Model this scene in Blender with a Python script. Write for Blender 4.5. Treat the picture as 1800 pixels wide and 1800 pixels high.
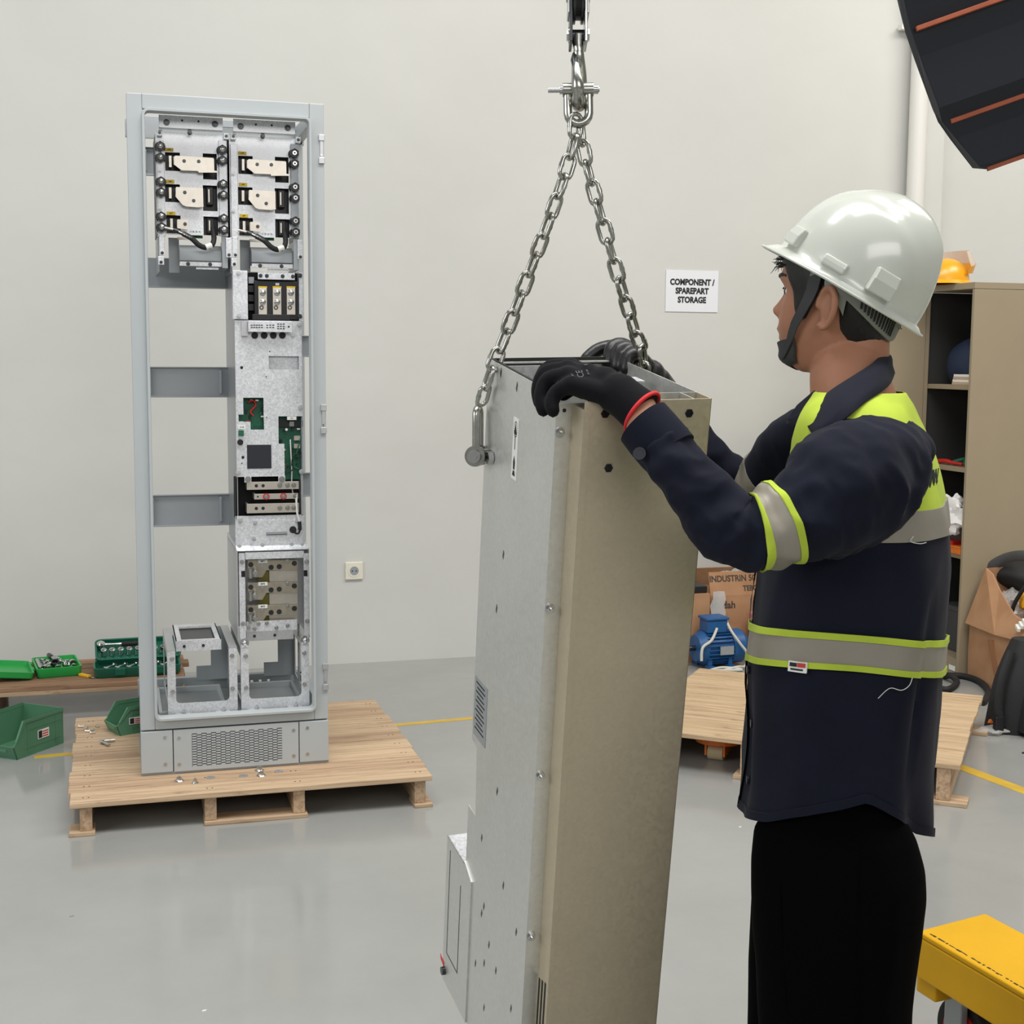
import bpy, bmesh, math, random
from mathutils import Vector, Matrix
from mathutils.noise import noise as pnoise
random.seed(7)
PI = math.pi
for o in list(bpy.data.objects): bpy.data.objects.remove(o)
scene = bpy.context.scene
COL = scene.collection

# ------------------------------------------------------------------ camera
FPX, YAW, PITCH, ROLL, CAMH = 2400.0, .2822, -.1117, .0079, 1.442
_f = Vector((math.sin(YAW), math.cos(YAW), 0)); _r = Vector((math.cos(YAW), -math.sin(YAW), 0)); _u = Vector((0, 0, 1))
CF = _f*math.cos(PITCH) + _u*math.sin(PITCH)
_u2 = -_f*math.sin(PITCH) + _u*math.cos(PITCH)
CR = _r*math.cos(ROLL) + _u2*math.sin(ROLL)
CU = -_r*math.sin(ROLL) + _u2*math.cos(ROLL)
CAM = Vector((0, 0, CAMH))
cd = bpy.data.cameras.new('camera'); cam = bpy.data.objects.new('camera', cd); COL.objects.link(cam)
cd.sensor_width = 36; cd.lens = FPX/1800*36; cd.clip_start = .05; cd.clip_end = 100
M = Matrix((CR, CU, -CF)).transposed().to_4x4(); M.translation = CAM
cam.matrix_world = M; scene.camera = cam

# ------------------------------------------------------------------ world, large lights, exposure
w = bpy.data.worlds.new('hall_daylight'); scene.world = w; w.use_nodes = True
bg = w.node_tree.nodes['Background']; bg.inputs[0].default_value = (1, .985, .96, 1); bg.inputs[1].default_value = .50
def area(name, loc, target, sx, sy, power, col=(1, 1, 1)):
    l = bpy.data.lights.new(name, 'AREA'); l.shape = 'RECTANGLE'; l.size = sx; l.size_y = sy; l.energy = power; l.color = col
    o = bpy.data.objects.new(name, l); COL.objects.link(o); o.location = loc
    o.rotation_euler = (Vector(target)-Vector(loc)).to_track_quat('-Z', 'Y').to_euler(); return o
# roof skylights / high windows of the hall, plus an added fill on the right
area('skylight_over_cabinet', (.4, 2.3, 6.2), (.4, 2.6, 0), 5.0, 1.2, 300, (1, .99, .97))
area('skylight_over_worker', (2.2, 1.2, 6.2), (2.2, 1.5, 0), 5.0, 1.2, 210, (1, .99, .97))
area('right_wall_fill', (5.6, 3.2, 5.6), (4.6, 6.0, 1.2), 3.0, 1.2, 230, (1, .95, .88))  # added warm fill that brightens the right part of the wall
area('high_window_left', (-5.5, 1.2, 3.4), (.5, 4.0, 1.0), 4.0, 2.4, 200, (.96, .98, 1))
area('high_window_behind', (1.5, -5.5, 4.6), (1.2, 4.5, 1.0), 6.0, 2.0, 260, (1, .98, .95))
vs = scene.view_settings
vs.view_transform = 'Standard'; vs.look = 'None'; vs.exposure = -0.55; vs.gamma = 1; vs.use_curve_mapping = False

# ------------------------------------------------------------------ pixel -> place helpers (photo frame 1800 x 1800)
def ray(px, py): return CF + CR*((px-900)/FPX) - CU*((py-900)/FPX)
def at(px, py, d): return CAM + ray(px, py)*d              # at camera depth d
def onY(px, py, Y):
    v = ray(px, py); return CAM + v*(Y/v.y)
def onZ(px, py, Z=0.0):
    v = ray(px, py); return CAM + v*((Z-CAMH)/v.z)
def onPlane(px, py, p0, n):
    v = ray(px, py); return CAM + v*((p0-CAM).dot(n)/v.dot(n))

# ------------------------------------------------------------------ materials
def s2l(c):
    return tuple((x/12.92 if x <= .04045 else ((x+.055)/1.055)**2.4) for x in [v/255 for v in c]) + (1,)
MATS = {}
def newmat(name):
    m = bpy.data.materials.new(name); m.use_nodes = True; nt = m.node_tree
    b = nt.nodes['Principled BSDF']; MATS[name] = m
    return m, nt, b
def N(nt, t, **kw):
    n = nt.nodes.new(t)
    for k, v in kw.items():
        if k in n.inputs: n.inputs[k].default_value = v
        else: setattr(n, k, v)
    return n
def coords(nt, scale=(1, 1, 1), kind='Object'):
    tc = N(nt, 'ShaderNodeTexCoord'); mp = N(nt, 'ShaderNodeMapping'); mp.inputs['Scale'].default_value = scale
    nt.links.new(tc.outputs[kind], mp.inputs['Vector']); return mp.outputs['Vector']
def ramp(nt, src, stops):
    r = N(nt, 'ShaderNodeValToRGB'); e = r.color_ramp.elements
    while len(e) < len(stops): e.new(.5)
    for i, (p, c) in enumerate(stops): e[i].position = p; e[i].color = c if len(c) == 4 else tuple(c)+(1,)
    nt.links.new(src, r.inputs['Fac']); return r.outputs['Color']
def bump(nt, b, src, strength, dist=.002):
    bp = N(nt, 'ShaderNodeBump', Strength=strength, Distance=dist); nt.links.new(src, bp.inputs['Height'])
    nt.links.new(bp.outputs['Normal'], b.inputs['Normal'])
def mat(name, rgb, rough=.5, metal=0.0, var=0.0, vscale=8, bmp=0.0, bscale=60, scale=(1, 1, 1), spec=.5, rvar=0, emit=0, coat=0, trans=0, alpha=1, rand=0):
    m, nt, b = newmat(name); c = s2l(rgb)
    b.inputs['Base Color'].default_value = c; b.inputs['Roughness'].default_value = rough; b.inputs['Metallic'].default_value = metal
    b.inputs['Specular IOR Level'].default_value = spec; b.inputs['Coat Weight'].default_value = coat
    if trans: b.inputs['Transmission Weight'].default_value = trans
    if alpha < 1: b.inputs['Alpha'].default_value = alpha
    if emit: b.inputs['Emission Color'].default_value = c; b.inputs['Emission Strength'].default_value = emit
    if var or rvar or rand:
        v = coords(nt, scale); n = N(nt, 'ShaderNodeTexNoise', Scale=vscale, Detail=6.0, Roughness=.6); nt.links.new(v, n.inputs['Vector'])
        lo = tuple(x*(1-var) for x in c[:3]); hi = tuple(min(1, x*(1+var)) for x in c[:3])
        if var or rand:
            col = ramp(nt, n.outputs['Fac'], [(.3, lo), (.7, hi)])
            if rand:
                oi = N(nt, 'ShaderNodeObjectInfo'); hs = N(nt, 'ShaderNodeHueSaturation'); mr = N(nt, 'ShaderNodeMapRange')
                mr.inputs[3].default_value = 1-rand; mr.inputs[4].default_value = 1+rand
                nt.links.new(oi.outputs['Random'], mr.inputs[0]); nt.links.new(mr.outputs[0], hs.inputs['Value']); nt.links.new(col, hs.inputs['Color']); col = hs.outputs['Color']
            nt.links.new(col, b.inputs['Base Color'])
        if rvar:
            rr = ramp(nt, n.outputs['Fac'], [(.3, (rough-rvar,)*3), (.7, (rough+rvar,)*3)]); nt.links.new(rr, b.inputs['Roughness'])
    if bmp:
        v = coords(nt, scale); n = N(nt, 'ShaderNodeTexNoise', Scale=bscale, Detail=4.0); nt.links.new(v, n.inputs['Vector']); bump(nt, b, n.outputs['Fac'], bmp)
    return m
def galv(name, rgb, rough, metal, vs, contrast, bmp=.15, warm=None):
    """zinc sheet: fine spangle, soft clouding"""
    m, nt, b = newmat(name); c = s2l(rgb)
    v = coords(nt); vo = N(nt, 'ShaderNodeTexVoronoi', Scale=vs); nt.links.new(v, vo.inputs['Vector'])
    bw = N(nt, 'ShaderNodeRGBToBW'); nt.links.new(vo.outputs['Color'], bw.inputs[0])
    n = N(nt, 'ShaderNodeTexNoise', Scale=9, Detail=6.0); nt.links.new(v, n.inputs['Vector'])
    mx = N(nt, 'ShaderNodeMath', operation='ADD'); mx.use_clamp = False
    h = N(nt, 'ShaderNodeMath', operation='MULTIPLY'); h.inputs[1].default_value = .5; nt.links.new(n.outputs['Fac'], h.inputs[0])
    h2 = N(nt, 'ShaderNodeMath', operation='MULTIPLY'); h2.inputs[1].default_value = .5; nt.links.new(bw.outputs[0], h2.inputs[0])
    nt.links.new(h.outputs[0], mx.inputs[0]); nt.links.new(h2.outputs[0], mx.inputs[1])
    lo = tuple(x*(1-contrast) for x in c[:3]); hi = tuple(min(1, x*(1+contrast)) for x in c[:3])
    nt.links.new(ramp(nt, mx.outputs[0], [(.25, lo), (.75, hi)]), b.inputs['Base Color'])
    nt.links.new(ramp(nt, bw.outputs[0], [(.2, (rough-.03,)*3), (.8, (rough+.04,)*3)]), b.inputs['Roughness'])
    b.inputs['Metallic'].default_value = metal
    if bmp: bump(nt, b, bw.outputs[0], bmp, .0006)
    return m
def wood(name, c1, c2, gscale=(1.2, 30, 30), rand=.12):
    """grain runs along local X"""
    m, nt, b = newmat(name)
    v = coords(nt, gscale); n = N(nt, 'ShaderNodeTexNoise', Scale=2.2, Detail=8.0, Roughness=.65, Distortion=.8); 
    oi = N(nt, 'ShaderNodeObjectInfo'); ad = N(nt, 'ShaderNodeVectorMath', operation='ADD'); sc = N(nt, 'ShaderNodeMath', operation='MULTIPLY'); sc.inputs[1].default_value = 37
    nt.links.new(oi.outputs['Random'], sc.inputs[0]); nt.links.new(v, ad.inputs[0]); nt.links.new(sc.outputs[0], ad.inputs[1]); nt.links.new(ad.outputs[0], n.inputs['Vector'])
    col = ramp(nt, n.outputs['Fac'], [(.28, s2l(c2)[:3]), (.55, s2l(c1)[:3]), (.8, tuple(min(1, x*1.15) for x in s2l(c1)[:3]))])
    v2 = coords(nt, (3, 14, 14)); n2 = N(nt, 'ShaderNodeTexNoise', Scale=2.0, Detail=5.0, Roughness=.7); nt.links.new(v2, n2.inputs['Vector'])
    dk = ramp(nt, n2.outputs['Fac'], [(.27, (.45, .4, .36)), (.42, (1, 1, 1))])
    mul = N(nt, 'ShaderNodeMixRGB', blend_type='MULTIPLY'); mul.inputs[0].default_value = .8; nt.links.new(col, mul.inputs[1]); nt.links.new(dk, mul.inputs[2])
    hs = N(nt, 'ShaderNodeHueSaturation'); mr = N(nt, 'ShaderNodeMapRange'); mr.inputs[3].default_value = 1-rand; mr.inputs[4].default_value = 1+rand*.6
    nt.links.new(oi.outputs['Random'], mr.inputs[0]); nt.links.new(mr.outputs[0], hs.inputs['Value']); nt.links.new(mul.outputs[0], hs.inputs['Color'])
    nt.links.new(hs.outputs['Color'], b.inputs['Base Color']); b.inputs['Roughness'].default_value = .75
    bump(nt, b, n.outputs['Fac'], .25, .002)
    return m

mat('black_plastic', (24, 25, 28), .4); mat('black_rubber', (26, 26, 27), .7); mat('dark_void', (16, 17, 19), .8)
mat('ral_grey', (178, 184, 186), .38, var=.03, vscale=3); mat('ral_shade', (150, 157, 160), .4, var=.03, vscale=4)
galv('zinc_bright', (218, 220, 224), .38, .45, 190, .17, 0)
galv('zinc_plain', (196, 198, 200), .4, .75, 260, .07, .08)
galv('panel_zinc', (218, 219, 215), .42, .8, 160, .05, .03)
galv('panel_front', (200, 188, 162), .48, .45, 160, .05, .02)  # warm olive reflection of the surroundings put into the zinc base colour
mat('tin', (212, 205, 194), .33, .75, var=.06, vscale=40); mat('tin_dark', (176, 168, 152), .38, .8, var=.1, vscale=40)
mat('steel', (196, 197, 196), .22, 1.0, var=.06, vscale=50); mat('chain_steel', (176, 176, 170), .26, 1.0, var=.12, vscale=60, bmp=.05, bscale=200)
mat('chrome', (215, 216, 216), .12, 1.0); mat('dark_steel', (78, 80, 82), .3, .9, var=.15, vscale=30)
mat('bar_grey', (156, 161, 165), .32, .25, var=.04, vscale=5)
mat('yellow_label', (214, 182, 40), .6); mat('white_label', (232, 232, 228), .6); mat('ink', (28, 29, 31), .7); mat('red_ink', (190, 60, 50), .7)
mat('pcb_green', (22, 92, 68), .5, var=.35, vscale=160); mat('red_plastic', (196, 44, 40), .4); mat('white_plastic', (226, 226, 220), .4)
mat('olive_film', (120, 112, 40), .4); mat('screen_dark', (40, 42, 50), .35)
# ------------------------------------------------------------------ mesh builder
def V(*a): return Vector(a[0]) if len(a) == 1 else Vector(a)
def frame_of(d):
    d = d.normalized(); a = Vector((0, 0, 1)) if abs(d.z) < .9 else Vector((1, 0, 0))
    x = d.cross(a).normalized(); return x, d.cross(x).normalized(), d
class MB:
    def __init__(s): s.v = []; s.f = []; s.mi = []; s.cur = 0
    def add(s, vs, fs):
        o = len(s.v); s.v += [Vector(p) for p in vs]; s.f += [tuple(i+o for i in f) for f in fs]; s.mi += [s.cur]*len(fs); return s
    def box(s, a, b, taper=None):
        x0, y0, z0 = a; x1, y1, z1 = b
        x0, x1 = min(x0, x1), max(x0, x1); y0, y1 = min(y0, y1), max(y0, y1); z0, z1 = min(z0, z1), max(z0, z1)
        return s.add([(x0, y0, z0), (x1, y0, z0), (x1, y1, z0), (x0, y1, z0), (x0, y0, z1), (x1, y0, z1), (x1, y1, z1), (x0, y1, z1)],
                     [(0, 3, 2, 1), (4, 5, 6, 7), (0, 1, 5, 4), (1, 2, 6, 5), (2, 3, 7, 6), (3, 0, 4, 7)])
    def obox(s, c, ax, ay, az):
        c = V(c); vs = [c+ax*i+ay*j+az*k for k in (-1, 1) for (i, j) in ((-1, -1), (1, -1), (1, 1), (-1, 1))]
        fl = [(0, 3, 2, 1), (4, 5, 6, 7), (0, 1, 5, 4), (1, 2, 6, 5), (2, 3, 7, 6), (3, 0, 4, 7)]
        if ax.cross(ay).dot(az) < 0: fl = [f[::-1] for f in fl]
        return s.add(vs, fl)
    def cyl(s, p0, p1, r0, r1=None, n=12, caps=True, ph=0):
        p0, p1 = V(p0), V(p1); r1 = r0 if r1 is None else r1; x, y, d = frame_of(p1-p0)
        vs = []; fs = []
        for p, r in ((p0, r0), (p1, r1)):
            for i in range(n): a = ph+2*PI*i/n; vs.append(p+(x*math.cos(a)+y*math.sin(a))*r)
        for i in range(n): j = (i+1) % n; fs.append((i, j, j+n, i+n))
        if caps: fs += [tuple(range(n))[::-1], tuple(range(n, 2*n))]
        return s.add(vs, fs)
    def hexa(s, p0, p1, r, ph=0): return s.cyl(p0, p1, r, n=6, ph=ph)
    def ring(s, p0, p1, ro, ri, n=20):
        p0, p1 = V(p0), V(p1); x, y, d = frame_of(p1-p0); vs = []; fs = []
        for p, r in ((p0, ro), (p1, ro), (p1, ri), (p0, ri)):
            for i in range(n): a = 2*PI*i/n; vs.append(p+(x*math.cos(a)+y*math.sin(a))*r)
        for k in range(4):
            for i in range(n): j = (i+1) % n; k2 = (k+1) % 4; fs.append((k*n+i, k*n+j, k2*n+j, k2*n+i))
        return s.add(vs, fs)
    def loft(s, rings, caps=True, closed=True, loop=False):
        n = len(rings[0]); vs = [p for r in rings for p in r]; fs = []; m = len(rings)
        for k in range(m if loop else m-1):
            k2 = (k+1) % m
            for i in range(n if closed else n-1): j = (i+1) % n; fs.append((k*n+i, k*n+j, k2*n+j, k2*n+i))
        if caps and not loop: fs += [tuple(range(n))[::-1], tuple(range((m-1)*n, m*n))]
        return s.add(vs, fs)
    def tube(s, pts, r, n=8, loop=False, caps=True, flat=1.0):
        pts = [V(p) for p in pts]; m = len(pts); rs = r if isinstance(r, (list, tuple)) else [r]*m
        T = []
        for i in range(m):
            if loop: t = pts[(i+1) % m]-pts[i-1]
            else: t = pts[min(i+1, m-1)]-pts[max(i-1, 0)]
            T.append(t.normalized())
        x, y, _ = frame_of(T[0]); rings = []
        for i in range(m):
            x = (x-T[i]*x.dot(T[i])).normalized(); y = T[i].cross(x)
            rings.append([pts[i]+(x*math.cos(2*PI*k/n)+y*math.sin(2*PI*k/n)*flat)*rs[i] for k in range(n)])
        return s.loft(rings, caps, True, loop)
    def sphere(s, c, r, n=12, m=8, mx=None):
        c = V(c); r = (r, r, r) if not isinstance(r, (tuple, list, Vector)) else r; vs = []; fs = []
        for j in range(1, m):
            t = PI*j/m
            for i in range(n):
                a = 2*PI*i/n; p = Vector((r[0]*math.sin(t)*math.cos(a), r[1]*math.sin(t)*math.sin(a), r[2]*math.cos(t)))
                vs.append(c+(mx @ p if mx else p))
        top = Vector((0, 0, r[2])); vs += [c+(mx @ top if mx else top), c-(mx @ top if mx else top)]; a, b = len(vs)-2, len(vs)-1
        for j in range(m-2):
            for i in range(n): k = (i+1) % n; fs.append((j*n+i, (j+1)*n+i, (j+1)*n+k, j*n+k))
        for i in range(n): k = (i+1) % n; fs.append((a, i, k)); fs.append((b, (m-2)*n+k, (m-2)*n+i))
        return s.add(vs, fs)
    def prism(s, poly, vec):
        vec = V(vec); p = [V(q) for q in poly]; n = len(p)
        nrm = Vector((0, 0, 0))
        for i in range(n): nrm += (p[i]).cross(p[(i+1) % n])
        fs = [tuple(range(n)), tuple(range(n, 2*n))[::-1]]+[(i, i+n, (i+1) % n+n, (i+1) % n) for i in range(n)]
        if nrm.dot(vec) > 0: fs = [f[::-1] for f in fs]
        return s.add(p+[q+vec for q in p], fs)
    def plate(s, x0, z0, x1, z1, y0, y1, holes=(), mapf=None):
        """sheet in the XZ plane between y0 (front) and y1, with rectangular cut-outs"""
        xs = sorted(set([x0, x1]+[min(max(h[i], x0), x1) for h in holes for i in (0, 2)])); zs = sorted(set([z0, z1]+[min(max(h[i], z0), z1) for h in holes for i in (1, 3)]))
        hol = [(min(h[0], h[2]), min(h[1], h[3]), max(h[0], h[2]), max(h[1], h[3])) for h in holes]
        def solid(i, j):
            if i < 0 or j < 0 or i >= len(xs)-1 or j >= len(zs)-1: return False
            cx, cz = (xs[i]+xs[i+1])/2, (zs[j]+zs[j+1])/2
            return not any(h[0] < cx < h[2] and h[1] < cz < h[3] for h in hol)
        for i in range(len(xs)-1):
            for j in range(len(zs)-1):
                if not solid(i, j): continue
                a, b, c, d = xs[i], xs[i+1], zs[j], zs[j+1]
                q = [(a, y0, c), (b, y0, c), (b, y0, d), (a, y0, d), (a, y1, c), (b, y1, c), (b, y1, d), (a, y1, d)]
                fs = [(0, 1, 2, 3), (7, 6, 5, 4)]
                if not solid(i-1, j): fs.append((0, 3, 7, 4))
                if not solid(i+1, j): fs.append((1, 5, 6, 2))
                if not solid(i, j-1): fs.append((0, 4, 5, 1))
                if not solid(i, j+1): fs.append((3, 2, 6, 7))
                s.add([mapf(V(t)) for t in q] if mapf else q, fs)
        return s
    def xform(s, m, start=0):
        for i in range(start, len(s.v)): s.v[i] = m @ s.v[i]
        return s
    def build(s, name, mats, parent=None, smooth=None, bevel=0, off=None, seg=2, weld=False, sub=0):
        me = bpy.data.meshes.new(name); off = V(off) if off is not None else Vector((0, 0, 0))
        me.from_pydata([p-off for p in s.v], [], s.f)
        mats = mats if isinstance(mats, (list, tuple)) else [mats]
        for m in mats: me.materials.append(MATS[m])
        if len(mats) > 1: me.polygons.foreach_set('material_index', s.mi)
        if weld:
            bm = bmesh.new(); bm.from_mesh(me); bmesh.ops.remove_doubles(bm, verts=bm.verts, dist=1e-5); bmesh.ops.recalc_face_normals(bm, faces=bm.faces); bm.to_mesh(me); bm.free()
        me.update(); me.validate()
        if smooth is not None:
            me.polygons.foreach_set('use_smooth', [True]*len(me.polygons)); me.set_sharp_from_angle(angle=math.radians(smooth))
        o = bpy.data.objects.new(name, me); COL.objects.link(o)
        if parent: o.parent = parent
        if bevel:
            b = o.modifiers.new('bevel', 'BEVEL'); b.width = bevel; b.segments = seg; b.limit_method = 'ANGLE'; b.angle_limit = .6; b.harden_normals = False
        if sub:
            b = o.modifiers.new('subd', 'SUBSURF'); b.levels = sub; b.render_levels = sub
        return o
def tag(o, label=None, cat=None, group=None, kind=None):
    if label: o['label'] = label
    if cat: o['category'] = cat
    if group: o['group'] = group
    if kind: o['kind'] = kind
    return o
def thing(name, label, cat, loc, group=None, rot=None):
    o = bpy.data.objects.new(name, None); COL.objects.link(o); o.location = loc; o.empty_display_size = .05
    if rot is not None: o.rotation_euler = rot
    return tag(o, label, cat, group)
def share(o, parent, loc=None, rot=None, name=None):
    c = o.copy(); COL.objects.link(c); c.parent = parent
    if loc is not None: c.location = loc
    if rot is not None: c.rotation_euler = rot
    return c
def copy_tree(o, parent=None):
    c = o.copy(); COL.objects.link(c); c.parent = parent
    for ch in list(o.children): copy_tree(ch, c)
    return c
def text(name, body, size, mname, parent, mtx, align='CENTER', bold=0.0, sx=1.0, thick=.0004, spacing=1.0):
    cu = bpy.data.curves.new('t', 'FONT'); cu.body = body; cu.size = size; cu.align_x = align; cu.align_y = 'CENTER'; cu.offset = bold; cu.extrude = thick; cu.space_line = spacing; cu.resolution_u = 3
    o = bpy.data.objects.new('t', cu); COL.objects.link(o); bpy.context.view_layer.update()
    me = bpy.data.meshes.new_from_object(o.evaluated_get(bpy.context.evaluated_depsgraph_get()))
    bpy.data.objects.remove(o); bpy.data.curves.remove(cu)
    me.name = name; me.transform(Matrix.Diagonal((sx, 1, 1, 1))); me.materials.clear(); me.materials.append(MATS[mname])
    r = bpy.data.objects.new(name, me); COL.objects.link(r); r.parent = parent; r.matrix_local = mtx
    return r
def facing_y(loc):          # text upright in XZ plane, read from -Y
    return Matrix.Translation(loc) @ Matrix.Rotation(PI/2, 4, 'X')
def catmull(pts, n=6):
    pts = [V(p) for p in pts]; out = []
    for i in range(len(pts)-1):
        p0, p1, p2, p3 = pts[max(i-1, 0)], pts[i], pts[i+1], pts[min(i+2, len(pts)-1)]
        for k in range(n):
            t = k/n; out.append(.5*((2*p1)+(p2-p0)*t+(2*p0-5*p1+4*p2-p3)*t*t+(3*p1-p0-3*p2+p3)*t**3))
    return out+[pts[-1]]
def interp(tab, t):
    if t <= tab[0][0]: return tab[0][1]
    for (a, b), (c, d) in zip(tab, tab[1:]):
        if t <= c:
            k = (t-a)/(c-a); return b+(d-b)*k if not isinstance(b, tuple) else tuple(x+(y-x)*k for x, y in zip(b, d))
    return tab[-1][1]
def sm(tab, t):             # smooth interpolation of scalar table
    xs = [a for a, _ in tab]; ys = [b for _, b in tab]
    if t <= xs[0]: return ys[0]
    if t >= xs[-1]: return ys[-1]
    i = max(k for k in range(len(xs)-1) if xs[k] <= t); h = xs[i+1]-xs[i]; k = (t-xs[i])/h
    def sl(j):
        if j == 0 or j == len(xs)-1: return (ys[min(j+1, len(xs)-1)]-ys[max(j-1, 0)])/(xs[min(j+1, len(xs)-1)]-xs[max(j-1, 0)])
        return (ys[j+1]-ys[j-1])/(xs[j+1]-xs[j-1])
    m0, m1 = sl(i)*h, sl(i+1)*h
    return ys[i]*(2*k**3-3*k*k+1)+m0*(k**3-2*k*k+k)+ys[i+1]*(-2*k**3+3*k*k)+m1*(k**3-k*k)

# ------------------------------------------------------------------ the hall
WALLY = 6.32
m, nt, b = newmat('wall_paint'); c = s2l((204, 204, 199))
v = coords(nt); n = N(nt, 'ShaderNodeTexNoise', Scale=.9, Detail=5.0); nt.links.new(v, n.inputs['Vector'])
nt.links.new(ramp(nt, n.outputs['Fac'], [(.3, tuple(x*.94 for x in c[:3])), (.7, tuple(x*1.03 for x in c[:3]))]), b.inputs['Base Color']); b.inputs['Roughness'].default_value = .75
n2 = N(nt, 'ShaderNodeTexNoise', Scale=3.0, Detail=3.0); nt.links.new(v, n2.inputs['Vector']); bump(nt, b, n2.outputs['Fac'], .35, .02)
m, nt, b = newmat('epoxy_floor'); c = s2l((155, 156, 153))
v = coords(nt); n = N(nt, 'ShaderNodeTexNoise', Scale=2.2, Detail=7.0, Roughness=.6); nt.links.new(v, n.inputs['Vector'])
nt.links.new(ramp(nt, n.outputs['Fac'], [(.3, tuple(x*.93 for x in c[:3])), (.7, tuple(x*1.05 for x in c[:3]))]), b.inputs['Base Color'])
nt.links.new(ramp(nt, n.outputs['Fac'], [(.35, (.09,)*3), (.7, (.19,)*3)]), b.inputs['Roughness'])
n2 = N(nt, 'ShaderNodeTexNoise', Scale=7.0, Detail=2.0); nt.links.new(v, n2.inputs['Vector']); bump(nt, b, n2.outputs['Fac'], .06, .01)
mat('line_yellow', (206, 170, 60), .45, var=.12, vscale=12); mat('pvc_white', (224, 222, 216), .4)
mat('ceiling_paint', (170, 172, 172), .8)
tag(MB().box((-9, -9, -.2), (11, WALLY, 0)).build('floor', 'epoxy_floor'), kind='structure')
tag(MB().box((-9, WALLY, -.2), (11, WALLY+.25, 7)).build('wall_back', 'wall_paint'), kind='structure')
tag(MB().box((-9, -9, 7.0), (11, WALLY+.25, 7.2)).build('ceiling', 'ceiling_paint'), kind='structure')
tag(MB().box((10.75, -9, -.2), (11, WALLY, 7)).build('wall_right', 'wall_paint'), kind='structure')
# yellow lane lines painted on the floor
def lane(p, q, wd, nm, lab):
    a, c = onZ(*p), onZ(*q); d = (c-a).normalized(); s = Vector((-d.y, d.x, 0))*wd/2
    o = MB().prism([a-s, c-s, c+s, a+s], (0, 0, .0012)).build(nm, 'line_yellow'); tag(o, lab, 'floor line', kind=None); return o
lane((60, 1331), (860, 1260), .035, 'floor_line', 'thin yellow line painted on the grey floor behind the cabinet')
lane((1655, 1336), (1900, 1428), .055, 'floor_line', 'yellow line painted on the floor beside the right pallet')
# vertical pvc pipe and the shallow pilaster behind it
PX = onY(1597, 300, WALLY).x
pil = tag(MB().box((PX+.02, WALLY-.07, 0), (PX+.17, WALLY, 7)).build('trim_1', 'wall_paint', bevel=.015), kind='structure')
pp = thing('wall_pipe', 'white vertical plastic pipe clamped to the wall above the cabinet with open shelves', 'pipe', (PX, WALLY-.07, 0))
MB().cyl((0, 0, 0), (0, 0, 7), .045, n=20).build('pipe', 'pvc_white', pp, smooth=40)
zc = onY(1590, 45, WALLY-.07).z
mb = MB().ring((0, 0, zc-.012), (0, 0, zc+.012), .05, .044); mb.box((-.10, .02, zc-.012), (-.04, .055, zc+.012)); mb.build('clamp', 'pvc_white', pp, smooth=40)
# paper sign
c = onY(1216, 512, WALLY); sg = thing('wall_sign', 'white paper sign reading component sparepart storage on the wall', 'sign', (c.x, WALLY-.004, c.z))
mat('paper', (226, 228, 232), .7)
hw = (onY(1262, 512, WALLY).x-onY(1170, 512, WALLY).x)/2; hh = (onY(1216, 476, WALLY).z-onY(1216, 549, WALLY).z)/2
MB().box((-hw, 0, -hh), (hw, .003, hh)).build('sheet', 'paper', sg)
for k, (t, dz) in enumerate((('COMPONENT /', .42), ('SPAREPART', .0), ('STORAGE', -.43))):
    text('lettering', t, .040, 'ink', sg, facing_y((0, -.0008, hh*dz)), bold=.0017, sx=.86)
# schuko wall socket
c = onY(622, 1003, WALLY); so = thing('wall_socket', 'cream square power socket on the back wall', 'socket', (c.x, WALLY, c.z))
mat('cream', (222, 218, 202), .4)
s = .042
MB().box((-s, -.012, -s), (s, 0, s)).build('plate', 'cream', so, bevel=.004)
MB().ring((0, -.0135, 0), (0, -.012, 0), .029, .021, 28).build('rim', 'cream', so, smooth=40)
MB().cyl((0, -.0125, 0), (0, -.010, 0), .021, n=28).build('well', 'bar_grey', so)
for sx in (-1, 1): MB().cyl((sx*.009, -.0135, 0), (sx*.009, -.0125, 0), .003, n=10).build('hole', 'ink', so)
# hairline marks on wall low down: small scuffs are left to the paint
# ------------------------------------------------------------------ electrical cabinet on its pallet
CX, CY, CZ = .0507, 4.409, .1054; CW, CH, CD = .600, 2.130, .50
def cr1(X, Y): return 200+X*.233333, 140+Y*.233333
def cr2(X, Y): return 200+X*.233333, 460+Y*.233333
def cr3(X, Y): return 200+X*.233333, 800+Y*.233333
def cr4(X, Y): return 200+X*.233333, 1060+Y*.233333
def cp(cr, X, Y, d=0.0):
    p = onY(*(cr(X, Y) if cr else (X, Y)), CY+d); return p.x-CX, p.z-CZ
def rc(cr, X0, Y0, X1, Y1, d):
    a, b_ = cp(cr, X0, Y0, d), cp(cr, X1, Y1, d); return a[0], b_[1], b_[0], a[1]      # x0 z0 x1 z1
def bxr(r, y0, y1): return MB().box((r[0], y0, r[1]), (r[2], y1, r[3]))
cab = thing('electrical_cabinet', 'tall open grey electrical cabinet frame with drive modules standing on a pallet', 'cabinet', (CX, CY, CZ))
PZ = cp(None, 248, 1285)[1]                                   # top of plinth
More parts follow.
